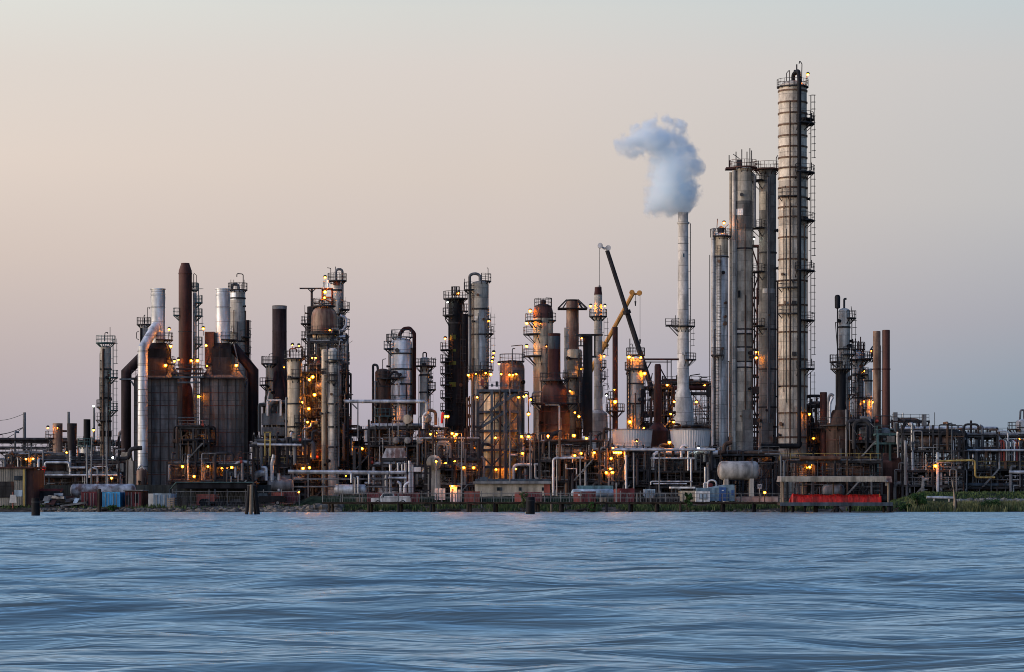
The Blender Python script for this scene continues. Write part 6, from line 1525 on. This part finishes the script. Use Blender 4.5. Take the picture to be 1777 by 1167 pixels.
for px, h in ((945, 856), (1069, 838), (692, 857), (1105, 856), (1128, 860)): t.part('post', M().tube([(t.x(px), -.9, zd), (t.x(px), -.9, t.z(h))], .08, 8), 'steel_pale')
t = T('stub_pile', 'white capped stub pile standing under the pier', 'pile', 957, 343, -1); t.part('trunk', M().tube([(0, 0, 0), (0, 0, t.z(873))], .14, 10), 'wood_pale'); t.part('cap', M().tube([(0, 0, t.z(873)), (0, 0, t.z(871.6))], .17, 10), 'white')
# covered dock
t = T('covered_dock', 'covered timber dock with pale corrugated fascia roof on posts and piles', 'dock', 1449, 332, -1.0)
zd = t.z(872.5); a, b = t.x(1355), t.x(1548)
t.part('deck', M().box(a, b, 0, 5, zd - .35, zd), 'wood'); t.part('edge_beam', M().box(a - .1, b + .1, -.15, -.004, zd - .42, zd + .03), 'blue_steel')
zr, ze = t.z(826.5), t.z(836)
xa, xb = t.x(1355), t.x(1541)
t.part('roof', M().frustum((xa, xb, -.3, 5.3), ze - .02, (xa + .02, xb - .6, .6, 4.4), zr), 'steel_pale'); n = 62
m = M()
for i in range(n):
    x = xa + (xb - xa) * i / n; s = (xb - xa) / n
    xe = lambda f: min(x + s * f, xb - .05)
    m.frustum((x + .02, xe(.72), -.36, -.31), ze - .03, (x + .02, xe(.72), -.31, -.26), zr - .1) if i < n - 2 else None
m.box(xa, xb - .25, -.3, -.262, ze - .02, zr - .05)
t.part('fascia', m, 'tan_wall')
t.part('gable', M().frustum((xb - .35, xb + .5, -.3, 5), ze - .1, (xb - .7, xb + .5, .5, 4.5), zr), 'rust_pale')
for px in (1356.5, 1362.5, 1542, 1547.5): t.part('post', M().tube([(t.x(px), .25 if px in (1356.5, 1542) else 2.5, zd), (t.x(px), .25 if px in (1356.5, 1542) else 2.5, ze)], .12, 10), 'wood_pale')
for px in (1400, 1454): t.part('post', M().tube([(t.x(px), 4.6, zd), (t.x(px), 4.6, ze)], .11, 10), 'wood_pale')
for px, w, dy in ((1357, 6, .3), (1364, 4.4, 2), (1370, 4, 3.4), (1377, 5, 1.), (1398, 5, .8), (1418, 8, 1.6), (1452, 10, .4), (1478, 4, 1.4), (1536, 5, 1.2), (1543, 8, .3), (1549, 5, 1.)): t.part('pile', M().tube([(t.x(px), dy, 0), (t.x(px), dy, zd - .36)], t.w(w) / 2, 12), R.choice(['wood', 'wood', 'black']))
m = M()
for p, q in ((1364, 1374), (1440, 1450), (1464, 1455), (1546, 1560)): m.bar((t.x(p), .1, .9), (t.x(q), .1, zd - .6), .16)
t.part('brace', m, 'wood'); t.boxp('hanging_lamp', 1537, 1540.5, 837, 843, 'white', .3, .6)
t.part('rail', railing_mesh(M(), [(a + .2, 4.8, zd), (b - .2, 4.8, zd)], 1.0, 2.2), 'steel')
t = T('containment_boom', 'long bright red wrapped boom lying along the covered dock deck', 'boom', 1452, 333.2, Z(872.5, 332) + .004); m = M(); n, k = 170, 18
for i in range(n + 1):
    x = t.x(1374) + (t.x(1530) - t.x(1374)) * i / n; h = .98 + .05 * math.sin(i * .17) + .08 * noise.noise((i * .06, 0, 3)) + (.12 if i < 5 else 0); tp = min(1, .75 + i * .08)
    for j in range(k): a = 3.14159 * j / (k - 1); c = .06 * noise.noise((i * .22, j * .9, 0)) + .07 * noise.noise((i * .7, j * .5, 4)); m.v.append((x - (.25 * (1 - math.sin(a)) if i == 0 else 0), .75 - (.62 + c) * math.cos(a) * tp, (h + c * 1.5) * math.sin(a) ** .55 * tp))
for i in range(n):
    for j in range(k - 1): q = i * k + j; m.face([q, q + 1, q + 1 + k, q + k], True)
m.face(list(range(k))); m.face(list(range(n * k, n * k + k)))
t.part('wrap', m, 'tarp_red', sharp=180); q = M()
for i in range(7): x = t.x(1390 + 20 * i); q.tube([(x + .05 * math.sin(i * 3), .75 - .66 * math.cos(rad(b)), 1.0 * math.sin(rad(b)) ** .55 + .02) for b in range(10, 171, 20)], .02, 5)
t.part('lashing', q, 'red')
t = T('boom_reel', 'dark boom reel drum at the end of the red wrap', 'reel', 1535.5, 333.2, Z(872.5, 332) + .004); t.part('drum', M().lathe([(.48, -.55), (.48, .55)], n=20, axis='x').shift(0, .75, .5), 'black'); t.part('flange', M().lathe([(.1, -.62), (.55, -.62), (.55, -.56), (.1, -.56)], n=20, axis='x').shift(0, .75, .56), 'yellow')
# right bank: pipe, driftwood, shrubs
t = T('outfall_pipe', 'silver outfall pipe lying on the bank below the levee', 'pipe', 1632, 354, .75); t.pipe([(1608, 863.5, 0), (1654, 864.5, 0)], 5, 'pipe_pale', 'barrel', n=14); t.boxp('saddle', 1620, 1622, 866, 870, 'concrete', -.2, .2); t.boxp('saddle', 1646, 1648, 866, 871, 'concrete', -.2, .2)
t = T('dead_tree', 'bare split dead tree trunk leaning at the waterline', 'tree', 1656, 345.5, -.1)
P = lambda x, y, d=0: (t.x(x), d, t.z(y))
t.part('trunk', M().tube([P(1656, 890), P(1657, 868), P(1655, 852), P(1652, 833)], .22, 9, .05), 'wood_pale'); t.part('branch', M().tube([P(1661, 890, .2), P(1659, 870), P(1655, 856), P(1658, 845)], .14, 8, .04), 'wood'); t.part('branch', M().tube([P(1657, 866), P(1662, 856, .2), P(1664, 850, .3)], .09, 7, .02), 'wood'); t.part('branch', M().tube([P(1654, 850), P(1650, 843, -.2)], .07, 6, .02), 'wood')
def shrub(label, px, Y, z, w, h, n, seed, trunk=.25, mat='leaf', leg=0.):
    t = T('shrub', label, 'shrub', px, Y, z); rr = random.Random(seed); m = M()
    cl = [(rr.uniform(-.7, .7) * w, rr.uniform(-.5, .5) * w, leg + rr.uniform(.25, .85) * (h - leg), rr.uniform(.18, .42) * w) for _ in range(16)]
    for _ in range(n):
        c = rr.choice(cl); d = Vector((rr.gauss(0, 1), rr.gauss(0, 1), rr.gauss(0, 1))).normalized() * c[3] * rr.uniform(.5, 1.1)
        p = Vector(c[:3]) + d
        if p.z < .02: continue
        u = Vector((rr.gauss(0, 1), rr.gauss(0, 1), rr.gauss(0, .6))).normalized(); v = u.orthogonal().normalized(); s = rr.uniform(.06, .15)
        b = len(m.v); m.v += [tuple(p - u * s), tuple(p + v * s * .5), tuple(p + u * s), tuple(p - v * s * .5)]; m.face([b, b + 1, b + 2, b + 3])
    t.part('foliage', m, mat); q = M()
    for i in range(4): c = cl[i]; q.tube([(rr.uniform(-.2, .2) * w, 0, -.2), (c[0] * .5, c[1] * .5, c[2] * .5), (c[0], c[1], c[2])], trunk * .3, 6, .02)
    t.part('stem', q, 'wood')
shrub('dark rounded shrub on leggy stems next to the covered dock', 1596, 346.2, .1, 1.15, 2.5, 2600, 1)
shrub('low wide dark shrub among the reeds below the stone facing', 1716, 346.5, .1, 1.5, 1.5, 2400, 2)
shrub('low tangled bush beside the leggy shrub', 1571, 346, .05, 1.0, 1.0, 1200, 5)
shrub('leafy green shrub climbing a pier pile before the beige container', 1194, 339.5, -.6, .7, 3.3, 1700, 3, leg=.9)
shrub('thin olive bush growing against the black pile at the pier', 909, 339, -.4, .55, 3.4, 1300, 4, mat='reed')
shrub('small leafy tuft on the pier piles near the crates', 1027, 339.4, -.5, .42, 2.2, 600, 6)
shrub('low scrub at the left bank beside the timber post', 195, 345.6, .1, .7, .75, 900, 7)
for i, (p0, p1, px0, px1, lab) in enumerate(((887, 885, 146, 166, 'bleached driftwood log in front of maroon container'), (886, 882, 176, 206, 'driftwood log lying in front of the blue container'), (888, 886, 610, 632, 'dark driftwood log under the pier start'), (887, 884, 1000, 1026, 'heavy dark driftwood log under the pier near the crate'), (887, 886, 760, 800, 'long dark driftwood log by the hut shoreline'))):
    t = T('driftwood_log', lab, 'log', (px0 + px1) / 2, 345.2, 0); t.part('trunk', M().tube([(t.x(px0), 0, t.z(p0)), (0, .3, t.z((p0 + p1) / 2) + .08), (t.x(px1), .2, t.z(p1))], .2, 9, .11), 'wood_pale' if i == 0 else 'wood'); t.part('branch', M().tube([(0, .3, t.z((p0 + p1) / 2) + .05), (.5, .1, t.z((p0 + p1) / 2) + .75)], .07, 6, .02), 'wood')
# poles with lamps
light_pole('pole with twin orange lamps before the lamplit pipework', 801, 753, 378, ((-9, 0),))
light_pole('tall pole with a single lamp in front of the braced frame', 920, 757, 376, ((-3, 0),))
light_pole('slim pole with low lamp by the round orange drum end', 757, 800, 380, ((0, 0),), kind='sodium_dim')
light_pole('dark tall pole without a lit head before the cooling cells', 1100, 786, 374, ())
light_pole('dark tall pole without a lit head beside the rust brown rack', 1144, 787, 374, ())
light_pole('grey pole without a lit head in front of the braced frame', 885, 765, 374, ())
light_pole('slender tan pole without a lit head before the broad dark rack', 1007, 780, 374, ())
light_pole('slim pole rising from the pier with small lamps at its head', 1057, 822, 372, ((-5, 3), (5, 3)), kind='sodium_dim')
